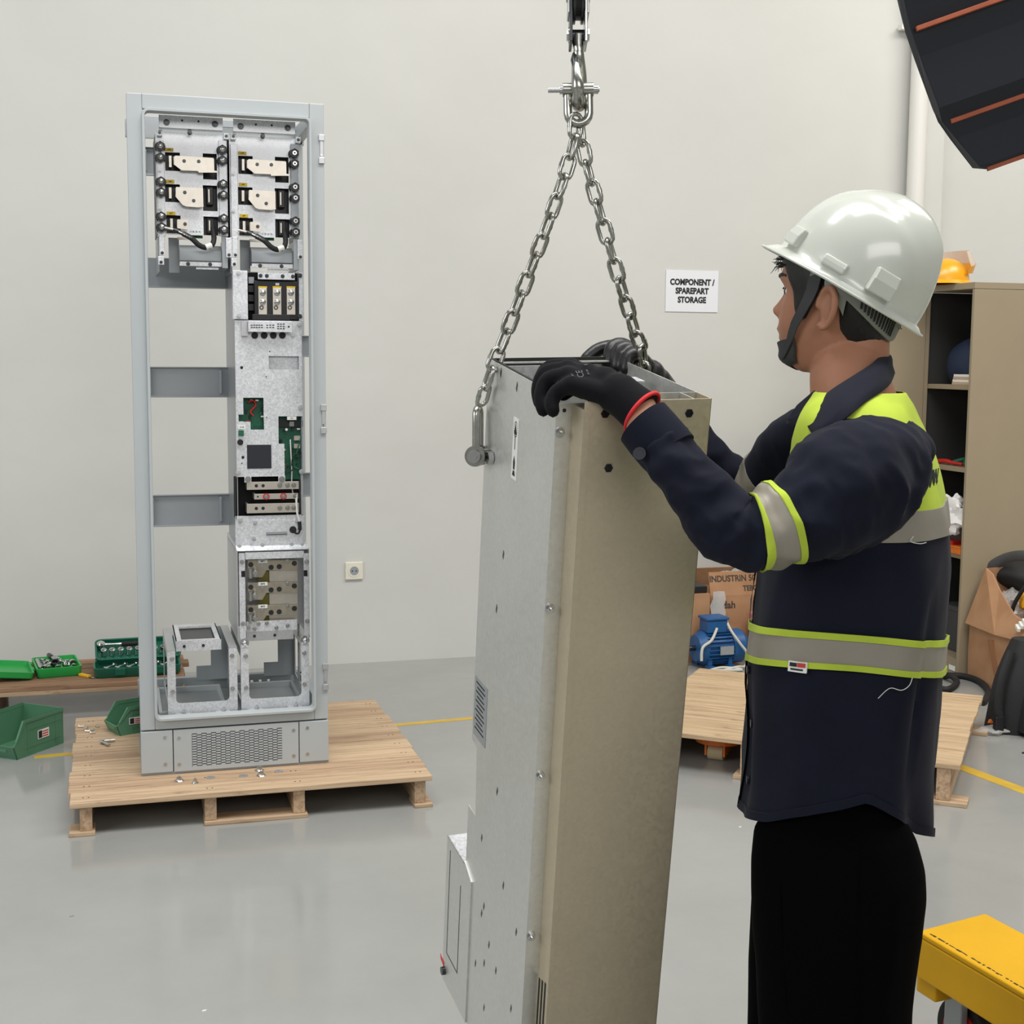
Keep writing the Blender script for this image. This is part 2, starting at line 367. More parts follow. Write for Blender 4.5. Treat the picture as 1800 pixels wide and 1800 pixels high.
# frame
LW = .046
for x0 in (0, CW-LW):
    mb = MB().box((x0, 0, PZ), (x0+LW, .022, CH)); xi = x0 if x0 == 0 else x0+LW-.008
    mb.box((xi, .022, PZ), (xi+.008, .062, CH)); mb.build('front_post', 'ral_grey', cab, bevel=.003)
    mb = MB().box((x0+.005 if x0 == 0 else CW-.035, CD-.03, PZ), (x0+.035 if x0 == 0 else CW-.005, CD, CH)); mb.build('rear_post', 'ral_grey', cab, bevel=.003)
MB().box((LW, 0, CH-LW), (CW-LW, .022, CH)).box((.009, .0225, CH-.006), (CW-.009, .05, CH-.0005)).build('top_rail', 'ral_grey', cab, bevel=.003)
MB().box((LW, 0, PZ), (CW-LW, .022, PZ+.042)).build('bottom_rail', 'ral_grey', cab, bevel=.003)
MB().box((0, CD-.03, CH-.06), (CW, CD, CH)).build('rear_top_rail', 'ral_grey', cab, bevel=.002)
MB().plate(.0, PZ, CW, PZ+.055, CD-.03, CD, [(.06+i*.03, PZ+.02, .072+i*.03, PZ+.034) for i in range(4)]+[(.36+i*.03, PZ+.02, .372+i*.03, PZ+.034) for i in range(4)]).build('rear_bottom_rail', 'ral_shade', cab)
for x0 in (.004, CW-.034):
    MB().box((x0, .022, CH-.05), (x0+.03, CD-.03, CH-.005)).build('side_top_rail', 'ral_grey', cab, bevel=.002)
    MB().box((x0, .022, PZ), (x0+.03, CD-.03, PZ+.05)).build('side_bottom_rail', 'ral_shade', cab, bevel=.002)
MB().box((.0, .0, CH), (CW, CD, CH+.004)).build('roof_edge', 'ral_grey', cab) if False else None
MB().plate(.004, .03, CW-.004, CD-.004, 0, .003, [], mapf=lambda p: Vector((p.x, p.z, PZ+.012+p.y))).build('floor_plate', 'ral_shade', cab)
for (x0, x1) in ((.06, .28), (.32, .54)):
    MB().plate(x0, .09, x1, CD-.06, 0, .022, [(x0+.012, .102, x1-.012, CD-.072)], mapf=lambda p: Vector((p.x, p.z, PZ+.012+p.y))).build('cable_tray_rim', 'ral_grey', cab, bevel=.002)
# door-seal lip: rounded rectangular ring standing proud
def rrect(x0, z0, x1, z1, r, y, n=5):
    out = []
    for cx_, cz_, a0 in ((x1-r, z1-r, 0), (x0+r, z1-r, 90), (x0+r, z0+r, 180), (x1-r, z0+r, 270)):
        for k in range(n+1): a = math.radians(a0+90*k/n); out.append(Vector((cx_+r*math.cos(a), y, cz_+r*math.sin(a))))
    return out
lx0, lz1, lx1, lz0 = .044, CH-.044, CW-.040, PZ+.030
o1 = lambda e, y: rrect(lx0-e, lz0-e, lx1+e, lz1+e, .022+e, y)
MB().loft([o1(0, .03), o1(0, -.014), o1(-.0015, -.016), o1(-.008, -.016), o1(-.0095, -.014), o1(-.0095, .03)], caps=False, loop=True).build('seal_lip', 'ral_grey', cab, smooth=50)
# plinth with three screwed covers, middle one perforated
py0 = -.004
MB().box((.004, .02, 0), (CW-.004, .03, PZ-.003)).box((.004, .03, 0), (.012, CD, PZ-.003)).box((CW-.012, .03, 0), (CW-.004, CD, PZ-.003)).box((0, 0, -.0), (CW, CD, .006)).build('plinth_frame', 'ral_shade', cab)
xa, xb = cp(cr4, 452, 1290)[0], cp(cr4, 1397, 1220)[0]
for (x0, x1, nm) in ((0, xa-.0015, 'plinth_cover'), (xb+.0015, CW, 'plinth_cover')):
    p = MB().box((x0, py0, .007), (x1, .02, PZ-.004)).build(nm, 'ral_grey', cab, bevel=.002)
    sx = x1-.024 if x0 == 0 else x0+.026
    for sz in (.035, .035+.088):
        MB().ring((sx, py0-.0015, sz), (sx, py0, sz), .0055, .002, 12).build('screw', 'steel', p, smooth=40)
vx0, vx1 = cp(cr4, 592, 1200)[0], cp(cr4, 1268, 1200)[0]; vz0, vz1 = .020, PZ-.018
p = MB().box((xa+.0015, py0, .007), (vx0, .004, PZ-.004)).box((vx1, py0, .007), (xb-.0015, .004, PZ-.004)).box((vx0, py0, .007), (vx1, .004, vz0)).box((vx0, py0, vz1), (vx1, .004, PZ-.004)).build('vent_cover', 'ral_grey', cab)
g = MB(); nc, nr = 19, 13; cwid = (vx1-vx0)/nc; rh = (vz1-vz0)/nr
for i in range(nc):
    zo = 0 if i % 2 else rh/2; a, b_ = vx0+i*cwid, vx0+(i+1)*cwid; sl = .0016
    edges = [vz0]
    for j in range(nr+1):
        zc_ = vz0+zo+j*rh+rh*.25
        if zc_+sl < vz1 and zc_-sl > vz0: edges += [zc_-sl, zc_+sl]
    edges.append(vz1)
    for k in range(0, len(edges), 2): g.box((a-.0004, py0, edges[k]), (b_+.0004, .002, edges[k+1]))
    g.box((a-.0007, py0, vz0), (a+.0007, .002, vz1))
tag(g.build('vent_grille', 'ral_grey', p), kind='stuff')
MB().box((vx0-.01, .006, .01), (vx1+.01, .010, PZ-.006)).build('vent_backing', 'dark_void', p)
for sx in (xa+.018, xb-.018):
    for sz in (.032, .118): MB().ring((sx, py0-.0015, sz), (sx, py0, sz), .0055, .002, 12).build('screw', 'steel', p, smooth=40)
# striker brackets on the right post
for (y0, y1, cr) in ((415, 635, cr1), (1075, 1295, cr2), (455, 655, cr4)):
    a = cp(cr, 1570, y0)[1]; c_ = cp(cr, 1570, y1)[1]; x0, x1 = CW-.018, CW+.001
    st = MB().box((x0, -.007, a-(a-c_)*.22), (x1, -.001, a)).box((x0, -.007, c_), (x1, -.001, c_+(a-c_)*.22)).box((x0+.004, -.004, c_), (x1-.003, -.001, a)).build('striker', 'zinc_plain', cab, bevel=.0015)
    MB().cyl((x0+.008, -.006, c_+.3*(a-c_)), (x0+.008, -.004, c_+.3*(a-c_)), .003, n=10).build('screw', 'steel', st)
# lateral mounting bars on the left, and side bars on the right
for (cr, y0, y1) in ((cr1, 505, 750), (cr2, 790, 1022), (cr3, 300, 525)):
    d = .42; r = rc(cr, 235, y0, 845, y1, d); x0, z0, x1, z1 = .012, r[1], cp(cr, 870, y0, d)[0], r[3]
    bar = MB().box((x0, d, z0), (x1, d+.004, z1)).box((x0, d-.012, z1-.004), (x1, d, z1)).box((x0, d-.012, z0), (x1, d, z0+.004)).build('mounting_bar', 'bar_grey', cab, bevel=.001)
    for xx in (x0+.045, x1-.035): MB().box((xx, d-.014, z0+.012), (xx+.010, d, z1-.010)).build('stiffener', 'bar_grey', bar, bevel=.003)
r = rc(cr1, 240, 1340, 850, 1580, .40); MB().box((.012, .40, r[1]), (r[2]+.02, .405, r[3])).box((.012, .36, r[1]), (r[2]+.02, .40, r[1]+.004)).build('cross_plate', 'bar_grey', cab, bevel=.001)
MB().box((.012, .42, cp(cr1, 300, 330, .42)[1]), (.58, .43, cp(cr1, 300, 275, .42)[1])).build('rear_cross_rail', 'bar_grey', cab, bevel=.001)
z = cp(cr1, 300, 440, .42)[1]; MB().plate(.012, z, .115, z+.05, .418, .422, [(.030, z+.015, .045, z+.034)]).build('perforated_rail', 'bar_grey', cab)
X1s = cp(cr2, 1428, 600, .10)[0]+.002
for (cr, y0, y1) in ((cr2, 556, 718), (cr3, 130, 310)):
    za, zb_ = cp(cr, 1450, y0, .3)[1], cp(cr, 1450, y1, .3)[1]
    MB().box((X1s, .30, zb_), (CW-.012, .304, za)).box((X1s, .288, zb_), (CW-.012, .30, zb_+.004)).box((X1s, .288, za-.004), (CW-.012, .30, za)).build('side_bar', 'bar_grey', cab, bevel=.001)

def bolt(parent, x, y, z, r=.007, m='steel', h=.005, name='bolt', washer=True, stud=True):
    mb = MB()
    if washer: mb.cyl((x, y, z), (x, y-.0015, z), r*1.25, n=14)
    mb.hexa((x, y-.001, z), (x, y-h, z), r, ph=random.random())
    if stud: mb.cyl((x, y-h, z), (x, y-h-.003, z), r*.5, n=8)
    return mb.build(name, m, parent, smooth=30)
# ---- two switch units at the top
D0 = .12
def switch_unit(dx, first):
    cr = lambda X, Y: cr1(X, Y)
    def R_(X0, Y0, X1, Y1, d): q = rc(cr, X0, Y0, X1, Y1, d); return (q[0]+dx, q[1], q[2]+dx, q[3])
    def P_(X, Y, d): q = cp(cr, X, Y, d); return q[0]+dx, q[1]
    u = bxr(R_(338, 262, 822, 385, .07), .07, .074); r = R_(338, 262, 822, 385, .07); u.box((r[0], .074, r[1]), (r[2], .10, r[1]+.004)); 
    u = u.build('switch_unit', 'zinc_bright', cab, bevel=.0008)
    u['label'] = 'left galvanized switch unit with copper bars' if first else 'right galvanized switch unit with copper bars'
    for X, Y in ((397, 322), (762, 335)): x, z = P_(X, Y, .07); bolt(u, x, .07, z, .008, 'dark_steel')
    for X, Y in ((515, 308), (638, 314)): x, z = P_(X, Y, .07); MB().cyl((x, .0695, z), (x, .071, z), .0035, n=10).build('hole', 'ink', u)
    # back plate with windows
    wins = [(385, 545, 500, 690), (670, 555, 778, 755), (385, 785, 500, 925), (670, 795, 782, 992), (395, 1020, 505, 1160), (675, 1030, 788, 1205)]
    hol = [R_(*w_, D0) for w_ in wins]
    r = R_(312, 392, 862, 1180, D0)
    pl = MB().plate(r[0], r[1], r[2], r[3], D0, D0+.003, hol).build('face_plate', 'zinc_bright', u)
    MB().box((r[0]+.004, D0+.03, r[1]+.004), (r[2]-.004, D0+.034, r[3]-.01)).box((r[0], D0+.003, r[1]), (r[0]+.003, D0+.25, r[3])).box((r[2]-.003, D0+.003, r[1]), (r[2], D0+.25, r[3])).build('housing', 'black_plastic', u)
    for k, h_ in enumerate(hol):
        if k % 2 == 0:
            MB().box((h_[0]+.012, D0+.004, h_[1]+.012), (h_[0]+.020, D0+.03, h_[3]-.010)).build('contact', 'tin', u)
        elif k > 1:
            MB().box((h_[0]+.012, D0+.006, h_[1]+.02), (h_[2]-.012, D0+.03, h_[3]-.004)).build('fuse_block', 'black_plastic', u, bevel=.002)
            MB().box((h_[0]+.017, D0+.003, h_[1]+.028), (h_[0]+.021, D0+.02, h_[3]-.012)).build('clip', 'tin', u)
    # bus bars
    polys = [[(455, 580), (465, 572), (750, 590), (755, 600), (757, 685), (780, 688), (780, 700), (640, 700), (635, 688), (512, 683), (455, 640)],
             [(470, 808), (672, 818), (675, 945), (678, 955), (640, 962), (545, 955), (520, 945), (465, 880)],
             [(480, 1052), (560, 1056), (562, 1130), (480, 1120)]]
    screws = [[(530, 613), (640, 616)], [(535, 850), (602, 912)], [(537, 1088)]]
    for pg, sc in zip(polys, screws):
        pts = [Vector((P_(X, Y, .095)[0], .095, P_(X, Y, .095)[1])) for X, Y in pg]
        b_ = MB().prism(pts[::-1], (0, .005, 0)).build('bus_bar', 'tin', u)
        for X, Y in sc: x, z = P_(X, Y, .095); bolt(b_, x, .095, z, .0045, 'dark_steel', .003, 'screw', stud=False)
        x, z = P_(pg[0][0]+6, (pg[0][1]+pg[-1][1])/2, .1); MB().box((x-.004, .10, z-.012), (x+.004, D0+.01, z+.012)).build('bar_foot', 'tin', b_)
    # black hex stand-offs with bolts
    for X, Y in ((350, 498), (352, 583), (356, 764), (358, 846), (358, 1028), (361, 1110), (819, 525), (821, 606), (825, 785), (828, 868), (830, 1045), (832, 1130)):
        if not first and X < 700: continue
        x, z = P_(X, Y, .085); s_ = MB().hexa((x, D0, z), (x, .085, z), .0150, ph=.5).cyl((x, D0+.002, z), (x, D0-.008, z), .017, n=14).build('standoff', 'black_plastic', u, smooth=30)
        if first: MB().cyl((x, .085, z), (x, .081, z), .0085, n=14).sphere((x, .081, z), (.0085, .004, .0085), 12, 6).build('bolt_cap', 'steel', s_, smooth=60)
        else: MB().ring((x, .083, z), (x, .085, z), .007, .003, 12).build('insert', 'steel', s_, smooth=40)
    for X0 in (322, 790):
        r = R_(X0, 455, X0+68, 1180, .108); MB().box((r[0], .108, r[1]), (r[2], D0, r[3])).build('insulator_strip', 'zinc_bright' if (first or X0 < 400) else 'bar_grey', u, bevel=.001)
    # yellow phase labels
    for (X, Y), t in zip(((385, 513), (392, 753), (400, 993)), ('L1/R', 'L2/S', 'L3/T')):
        r = R_(X, Y, X+64, Y+27, D0-.003); l = bxr(r, D0-.0035, D0-.001).build('phase_label', 'yellow_label', u)
        text('lettering', t, .0052, 'ink', l, facing_y(((r[0]+r[2])/2, D0-.0037, (r[1]+r[3])/2)), bold=.0002)
    # small corner clips
    for X, Y in ((345, 398), (848, 425)): x, z = P_(X, Y, .1); c_ = MB().box((x-.008, .10, z-.010), (x+.008, D0, z+.009)).build('corner_clip', 'zinc_bright', u, bevel=.001); bolt(c_, x, .10, z, .004, 'dark_steel', .003)
    for X, Y in ((345, 683), (348, 970)):
        x, z = P_(X, Y, D0-.015); bolt(u, x, D0-.012, z, .006, 'zinc_plain', .004, 'bushing')
    x, z = P_(572, 400, .1); bolt(u, x, .10, z, .006, 'dark_steel', .02)
    # lower tray, tabs, transformer block
    for X0, Y0, X1, Y1 in ((343, 1165, 385, 1325), (333, 1330, 380, 1395), (845, 1190, 890, 1340)):
        r = R_(X0, Y0, X1, Y1, .09); t_ = bxr(r, .09, .094).build('tab', 'zinc_bright', u, bevel=.001); bolt(t_, (r[0]+r[2])/2, .09, r[1]+.008, .004, 'dark_steel', .003)
    r = R_(815, 1185, 860, 1420, .10); MB().box((r[0], .10, r[1]), (r[2], .104, r[3])).box((r[2]-.004, .104, r[1]), (r[2], .35, r[3])).build('side_gusset', 'bar_grey', u)
    r = R_(490, 1240, 815, 1372, .13); MB().prism([(r[0], .16, r[3]), (r[0], .12, r[3]-.018), (r[0], .12, r[1]), (r[0], .30, r[1]), (r[0], .30, r[3])], (r[2]-r[0], 0, 0)).build('current_transformer', 'bar_grey', u, bevel=.002)
    r = R_(495, 1370, 815, 1410, .115); s_ = bxr(r, .115, .119).build('lower_strip', 'zinc_bright', u, bevel=.0008)
    for k in (.2, .72): bolt(s_, r[0]+(r[2]-r[0])*k, .115, (r[1]+r[3])/2, .005, 'dark_steel', .004)
    r = R_(620, 1412, 790, 1432, .13); bxr(r, .13, .134).build('lower_lip', 'zinc_bright', u)
    r = R_(330, 1180, 500, 1450, .16); MB().box((r[0], .16, r[1]), (r[0]+.004, .40, r[3])).box((r[0]+.035, .20, r[1]), (r[2], .205, r[3])).build('bottom_tray', 'bar_grey', u)
    # lug cable with white sleeve
    pp_ = [(385, 1115, .085), (450, 1130, .08), (520, 1160, .075), (585, 1195, .075), (640, 1245, .075), (690, 1265, .08), (735, 1250, .085), (755, 1200, .10), (745, 1120, .13)]
    pts = [Vector((P_(X, Y, d)[0], d, P_(X, Y, d)[1])) for X, Y, d in pp_]
    cb = MB().tube(catmull(pts[2:], 5), .0085, 10).build('cable', 'black_rubber', u, smooth=60)
    MB().tube(catmull(pts[:4], 5), [.007]*8+[.0095]*8, 10, flat=.6).build('lug', 'tin', cb, smooth=50)
    MB().tube(catmull(pts[1:4], 4), .0095, 10, flat=.7).build('lug_barrel', 'dark_steel', cb, smooth=50)
    MB().tube(catmull(pts[5:7], 4), .0105, 10).build('sleeve', 'white_plastic', cb, smooth=50)
    for k, (X, Y, w_, h_) in enumerate(((520, 1185, 90, 22), (610, 1165, 60, 30))):
        r = R_(X-40, Y, X+w_, Y+h_, .14); bxr(r, .14, .15).build('terminal_strip', ('tin', 'pcb_green')[k], u)
    x, z = P_(612, 1146, D0); text('lettering', '13  23  33  T6', .006, 'ink', pl, facing_y((x, D0-.0005, z)), bold=.0001)
    return u
switch_unit(0, True)
dxu = cp(cr1, 895+45, 292+2, .09)[0]-cp(cr1, 340+43, 262, .09)[0]
switch_unit(dxu, False)
# ---- drive module (tall middle column)
DM = .10
r = rc(cr2, 905, 65, 1428, 1860, DM); X0m, X1m = r[0], r[2]; ztop = r[3]; zbot = cp(cr3, 915, 715, DM)[1]
dm = MB().box((X0m, DM+.004, zbot), (X0m+.003, .46, ztop)).box((X1m-.003, DM+.004, zbot), (X1m, .46, ztop)).box((X0m, .457, zbot), (X1m, .46, ztop)).box((X0m, DM+.06, zbot), (X1m, DM+.063, ztop)).build('drive_module', 'bar_grey', cab)
dm['label'] = 'tall galvanized drive module with circuit boards'
def Rm(cr, X0, Y0, X1, Y1, d=DM): return rc(cr, X0, Y0, X1, Y1, d)
def Pm(cr, X, Y, d=DM): return cp(cr, X, Y, d)
q = Rm(cr2, 895, 65, 1012, 434, DM-.01); t_ = bxr(q, DM-.01, DM+.03).build('terminal_cover', 'zinc_bright', dm, bevel=.001)
for fz in (.06, .94): x = q[0]+.018; bolt(t_, x, DM-.01, q[1]+(q[3]-q[1])*fz, .006, 'zinc_plain', .004)
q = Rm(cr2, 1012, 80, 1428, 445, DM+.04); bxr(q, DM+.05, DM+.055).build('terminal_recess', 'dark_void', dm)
q = Rm(cr2, 1085, 80, 1362, 138); t_ = bxr(q, DM-.004, DM).build('terminal_strip', 'zinc_bright', dm)
for k in (.07, .24, .67, .95): bolt(t_, q[0]+(q[2]-q[0])*k, DM-.004, (q[1]+q[3])/2, .005, 'dark_steel', .004)
q = Rm(cr2, 1395, 80, 1428, 450); bxr(q, DM, DM+.04).build('side_flange', 'zinc_bright', dm)
for Y in (105, 412): x, z = Pm(cr2, 1402, Y); bolt(dm, x, DM, z, .006, 'dark_steel', .004)
q = Rm(cr2, 1058, 142, 1402, 440, DM+.01); tb = bxr(q, DM+.01, DM+.045).build('terminal_block', 'black_plastic', dm, bevel=.002)
q2 = Rm(cr2, 1045, 395, 1330, 440, DM); bxr(q2, DM, DM+.02).build('block_foot', 'black_plastic', tb, bevel=.001)
x, z = Pm(cr2, 1232, 170, DM+.01); MB().box((x-.006, DM+.008, z-.004), (x+.006, DM+.01, z+.004)).build('tag', 'white_label', tb)
for X in (1089, 1197, 1302):
    q = Rm(cr2, X, 198, X+66, 400, DM+.005); bb = bxr(q, DM+.003, DM+.010).build('bus_bar', 'tin', tb, bevel=.0008)
    q3 = Rm(cr2, X, 184, X+66, 198, DM+.005); bxr(q3, DM+.005, DM+.008).build('phase_label', 'yellow_label', tb)
    for Y, rr in ((232, .0095), (303, .0095)): x, z = Pm(cr2, X+34, Y, DM); MB().cyl((x, DM+.003, z), (x, DM-.004, z), rr, n=16).sphere((x, DM-.004, z), (rr, .003, rr), 14, 6).build('bolt', 'steel', bb, smooth=60)
    x, z = Pm(cr2, X+25, 345, DM); MB().ring((x, DM+.001, z), (x, DM+.003, z), .007, .004, 14).build('threaded_hole', 'dark_steel', bb, smooth=40)
for Y in (115, 180, 250, 320):
    q = Rm(cr2, 1015, Y, 1058, Y+50, DM+.03); bxr(q, DM+.03, DM+.045).build('side_terminal', 'bar_grey' if Y % 2 else 'black_plastic', dm, bevel=.001)
# main cover plate with cut-outs
zt, zb2 = Pm(cr2, 905, 440)[1], Pm(cr2, 915, 1622)[1]
hol = [Rm(cr2, 1167, 710, 1395, 812), Rm(cr2, 975, 1025, 1130, 1205), Rm(cr2, 940, 1152, 985, 1203), Rm(cr2, 1030, 1195, 1132, 1265), Rm(cr2, 1240, 1165, 1440, 1370), Rm(cr2, 1285, 1365, 1440, 1640)]
holes_round = [(963, 798), (973, 1474), (1148, 866), (1152, 1172), (965, 1520), (1175, 677)]
mp = MB().plate(X0m, zb2, X1m, zt, DM, DM+.003, hol).build('cover_plate', 'zinc_bright', dm)
for k, (X, Y) in enumerate(holes_round): x, z = Pm(cr2, X, Y); MB().cyl((x, DM-.0006, z), (x, DM+.001, z), (.005 if k < 2 else .002), n=12).build('hole', 'ink', mp)
q = hol[0]; MB().box((q[0]-.002, DM+.02, q[1]-.002), (q[2]+.002, DM+.022, q[3]+.002)).box((q[0], DM+.003, q[3]), (q[2], DM+.02, q[3]+.002)).build('recess_plate', 'zinc_bright', mp)
q = Rm(cr2, 1003, 1380, 1188, 1557, DM-.001); bxr(q, DM-.002, DM).build('display_window', 'screen_dark', mp, bevel=.0005)
for cc, nm in ((Rm(cr2, 935, 1015, 1140, 1275, DM+.03), 0), (Rm(cr2, 1235, 1160, 1425, 1640, DM+.03), 1)):
    pc = bxr((cc[0], cc[1], cc[2], cc[3]), DM+.03, DM+.033).build('circuit_board', 'pcb_green', dm)
    rnd = random.Random(nm+3)
    for k in range(26 if nm else 14):
        x = rnd.uniform(cc[0]+.006, cc[2]-.008); z = rnd.uniform(cc[1]+.006, cc[3]-.008); t = rnd.random()
        if t < .3: MB().cyl((x, DM+.03, z), (x, DM+.014, z), .0045, n=10).build('capacitor', 'white_plastic' if t < .12 else 'black_plastic', pc, smooth=40)
        elif t < .8: s_ = rnd.uniform(.004, .009); MB().box((x, DM+.024, z), (x+s_, DM+.03, z+s_*rnd.uniform(.5, 1.5))).build('chip', 'black_plastic' if t < .6 else 'pcb_green', pc)
        else: MB().box((x, DM+.02, z), (x+.010, DM+.03, z+.005)).build('connector', 'red_plastic' if t > .92 else 'white_plastic', pc)
    if nm:
        q = Rm(cr2, 1240, 1195, 1425, 1245, DM+.02); bxr(q, DM+.02, DM+.03).build('port_block', 'black_plastic', pc)
        q = Rm(cr2, 1322, 1205, 1358, 1240, DM+.018); bxr(q, DM+.016, DM+.02).build('port', 'steel', pc)
        for Y in (1320, 1380): q = Rm(cr2, 1358, Y-8, 1405, Y+26, DM+.02); bxr(q, DM+.02, DM+.03).build('relay', 'tin', pc)
        for k, (pts, mm) in enumerate((([(1330, 1340), (1336, 1460), (1342, 1560), (1342, 1700), (1365, 1790)], 'white_plastic'), ([(1420, 1290), (1370, 1460), (1340, 1530), (1395, 1560)], 'pcb_green'), ([(1410, 1470), (1370, 1450), (1340, 1500), (1350, 1560), (1300, 1590)], 'black_rubber'))):
            MB().tube(catmull([Vector((Pm(cr2, X, Y, DM+.01)[0], DM+.012-k*.004, Pm(cr2, X, Y, DM+.01)[1])) for X, Y in pts], 5), .0022, 6).build('wire', mm, pc, smooth=60)
    else:
        MB().tube(catmull([Vector((Pm(cr2, X, Y, DM+.02)[0], DM+.018, Pm(cr2, X, Y, DM+.02)[1])) for X, Y in ((1010, 1060), (1050, 1045), (1070, 1080), (1030, 1130), (1050, 1160))], 5), .003, 6).build('wire', 'red_plastic', pc, smooth=60)
for X0, Y0, X1, Y1, t in ((938, 1233, 993, 1260, 'X100'), (1306, 1167, 1376, 1192, 'X91')):
    q = Rm(cr2, X0, Y0, X1, Y1, DM-.001); l = bxr(q, DM-.0012, DM).build('marker', 'white_label', mp); text('lettering', t, .006, 'ink', l, facing_y(((q[0]+q[2])/2, DM-.0014, (q[1]+q[3])/2)))
q = Rm(cr2, 940, 1270, 980, 1312, DM-.006); bxr(q, DM-.008, DM).build('plug', 'pcb_green', mp, bevel=.001)
x, z = Pm(cr2, 953, 1360, DM-.004); MB().cyl((x, DM, z), (x, DM-.008, z), .0095, n=16).build('grommet', 'black_rubber', mp, smooth=40)
for X, Y in ((938, 1592), (1408, 1100), (1415, 1582), (985, 555), (1348, 555), (1400, 475)): x, z = Pm(cr2, X, Y); bolt(mp, x, DM, z, .007, 'zinc_plain', .004)
for X in (1062, 1133, 1202, 1270):
    x, z = Pm(cr2, X, 555, DM-.002); g_ = MB().cyl((x, DM, z), (x, DM-.004, z), .0108, n=18).build('grommet', 'black_rubber', mp, smooth=40)
q = Rm(cr2, 1012, 447, 1345, 532, DM-.03); cs = MB().box((q[0], DM-.03, q[1]), (q[2], DM-.027, q[3])).box((q[0], DM-.027, q[3]-.003), (q[2], DM, q[3])).build('connector_plate', 'zinc_bright', dm, bevel=.0008)
for X0, X1, nx, nz in ((1030, 1125, 5, 2), (1145, 1212, 3, 2), (1228, 1290, 3, 3)):
    for i in range(nx):
        for j in range(nz):
            x, z = Pm(cr2, X0+(X1-X0)*(i+.5)/nx, 487+(j-(nz-1)/2)*17, DM-.03); MB().box((x-.003, DM-.031, z-.0014), (x+.003, DM-.03, z+.0014)).build('pin_socket', 'ink', cs)
x, z = Pm(cr2, 1318, 490, DM-.03); MB().cyl((x, DM-.031, z), (x, DM-.03, z), .003, n=10).build('hole', 'ink', cs)
q = Rm(cr2, 962, 450, 1012, 560, DM-.012); bxr(q, DM-.012, DM).build('plate_foot', 'zinc_plain', cs)
# lower terminal box with three bars
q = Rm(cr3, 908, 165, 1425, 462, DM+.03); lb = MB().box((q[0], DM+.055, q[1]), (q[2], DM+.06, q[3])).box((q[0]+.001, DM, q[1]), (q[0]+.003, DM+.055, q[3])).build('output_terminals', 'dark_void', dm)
q = Rm(cr3, 1410, 150, 1428, 452); bxr(q, DM, DM+.05).build('side_flange', 'zinc_plain', lb)
for k, (X0, Y0, X1, Y1) in enumerate(((1002, 203, 1395, 255), (1058, 293, 1390, 328), (1002, 368, 1395, 430))):
    q = Rm(cr3, X0, Y0, X1, Y1, DM-.008); b_ = MB().box((q[0], DM-.008, q[1]), (q[2], DM-.002, q[3])).box((q[0], DM-.002, q[1]), (q[0]+.006, DM+.05, q[3])).build('output_bar', 'tin', lb, bevel=.0008)
    n_ = 3 if k == 1 else 5
    for i, fx in enumerate((.08, .27, .66, .93) if k == 1 else (.18, .31, .63, .78, .9)):
        x = q[0]+(q[2]-q[0])*fx; zc_ = (q[1]+q[3])/2
        if (k != 1 and i < 2) or (k == 1 and i == 0): MB().cyl((x, DM-.0086, zc_), (x, DM-.007, zc_), .0055 if k != 1 else .003, n=12).build('hole', 'ink', b_)
        elif k == 1 and i < 3:
            MB().cyl((x, DM-.008, zc_), (x, DM-.011, zc_), .011, n=16).build('red_washer', 'red_plastic', b_, smooth=40); bolt(b_, x, DM-.011, zc_, .006, 'steel', .005)
        else: bolt(b_, x, DM-.008, zc_, .0065, 'steel', .004)
for X in (1010, 1265): x, z = Pm(cr3, X, 182, DM-.01); c_ = MB().box((x-.011, DM-.012, z-.010), (x+.011, DM-.009, z+.012)).build('clamp_tab', 'zinc_bright', lb); bolt(c_, x, DM-.012, z, .008, 'steel', .005)
# service cover
q = Rm(cr3, 915, 460, 1441, 712); sc_ = bxr(q, DM, DM+.004).build('service_cover', 'zinc_bright', dm)
i0 = [(1022, 500), (1035, 490), (1412, 490), (1425, 505), (1425, 660), (1395, 692), (1070, 695), (1022, 652)]
pts = [Vector((Pm(cr3, X, Y, DM-.003)[0], DM-.003, Pm(cr3, X, Y, DM-.003)[1])) for X, Y in i0]; ip = MB().prism(pts[::-1], (0, .003, 0)).build('hatch', 'zinc_bright', sc_)
for X, Y in ((953, 495), (947, 692), (1065, 512), (1055, 630), (1120, 680), (1340, 675), (1418, 682), (1380, 500)): x, z = Pm(cr3, X, Y, DM-.003); bolt(sc_, x, DM-.002, z, .006, 'zinc_plain', .004)
q = Rm(cr3, 1147, 578, 1307, 600, DM-.004); MB().box((q[0], DM-.006, q[1]), (q[2], DM-.003, q[3])).build('slot_handle', 'bar_grey', sc_, bevel=.001); MB().box((q[0]+.002, DM-.0066, q[1]+.0015), (q[2]-.002, DM-.006, q[1]+.003)).build('slot', 'ink', sc_)
x, z = Pm(cr3, 1350, 562, DM-.006); MB().cyl((x, DM-.003, z), (x, DM-.008, z), .0115, n=18).build('rubber_plug', 'black_rubber', sc_, smooth=40)
MB().tube(catmull([Vector((Pm(cr3, X, Y, DM-.01)[0], DM-.010, Pm(cr3, X, Y, DM-.01)[1])) for X, Y in ((1375, 300), (1380, 420), (1398, 500))], 5), .0035, 8).build('white_lead', 'white_plastic', sc_, smooth=60)
MB().tube(catmull([Vector((Pm(cr3, X, Y, DM-.01)[0], DM-.010, Pm(cr3, X, Y, DM-.01)[1])) for X, Y in ((1398, 500), (1402, 545), (1398, 580), (1380, 592), (1355, 575))], 5), [.006]*8+[.003]*13, 8).build('black_lead', 'black_rubber', sc_, smooth=60)
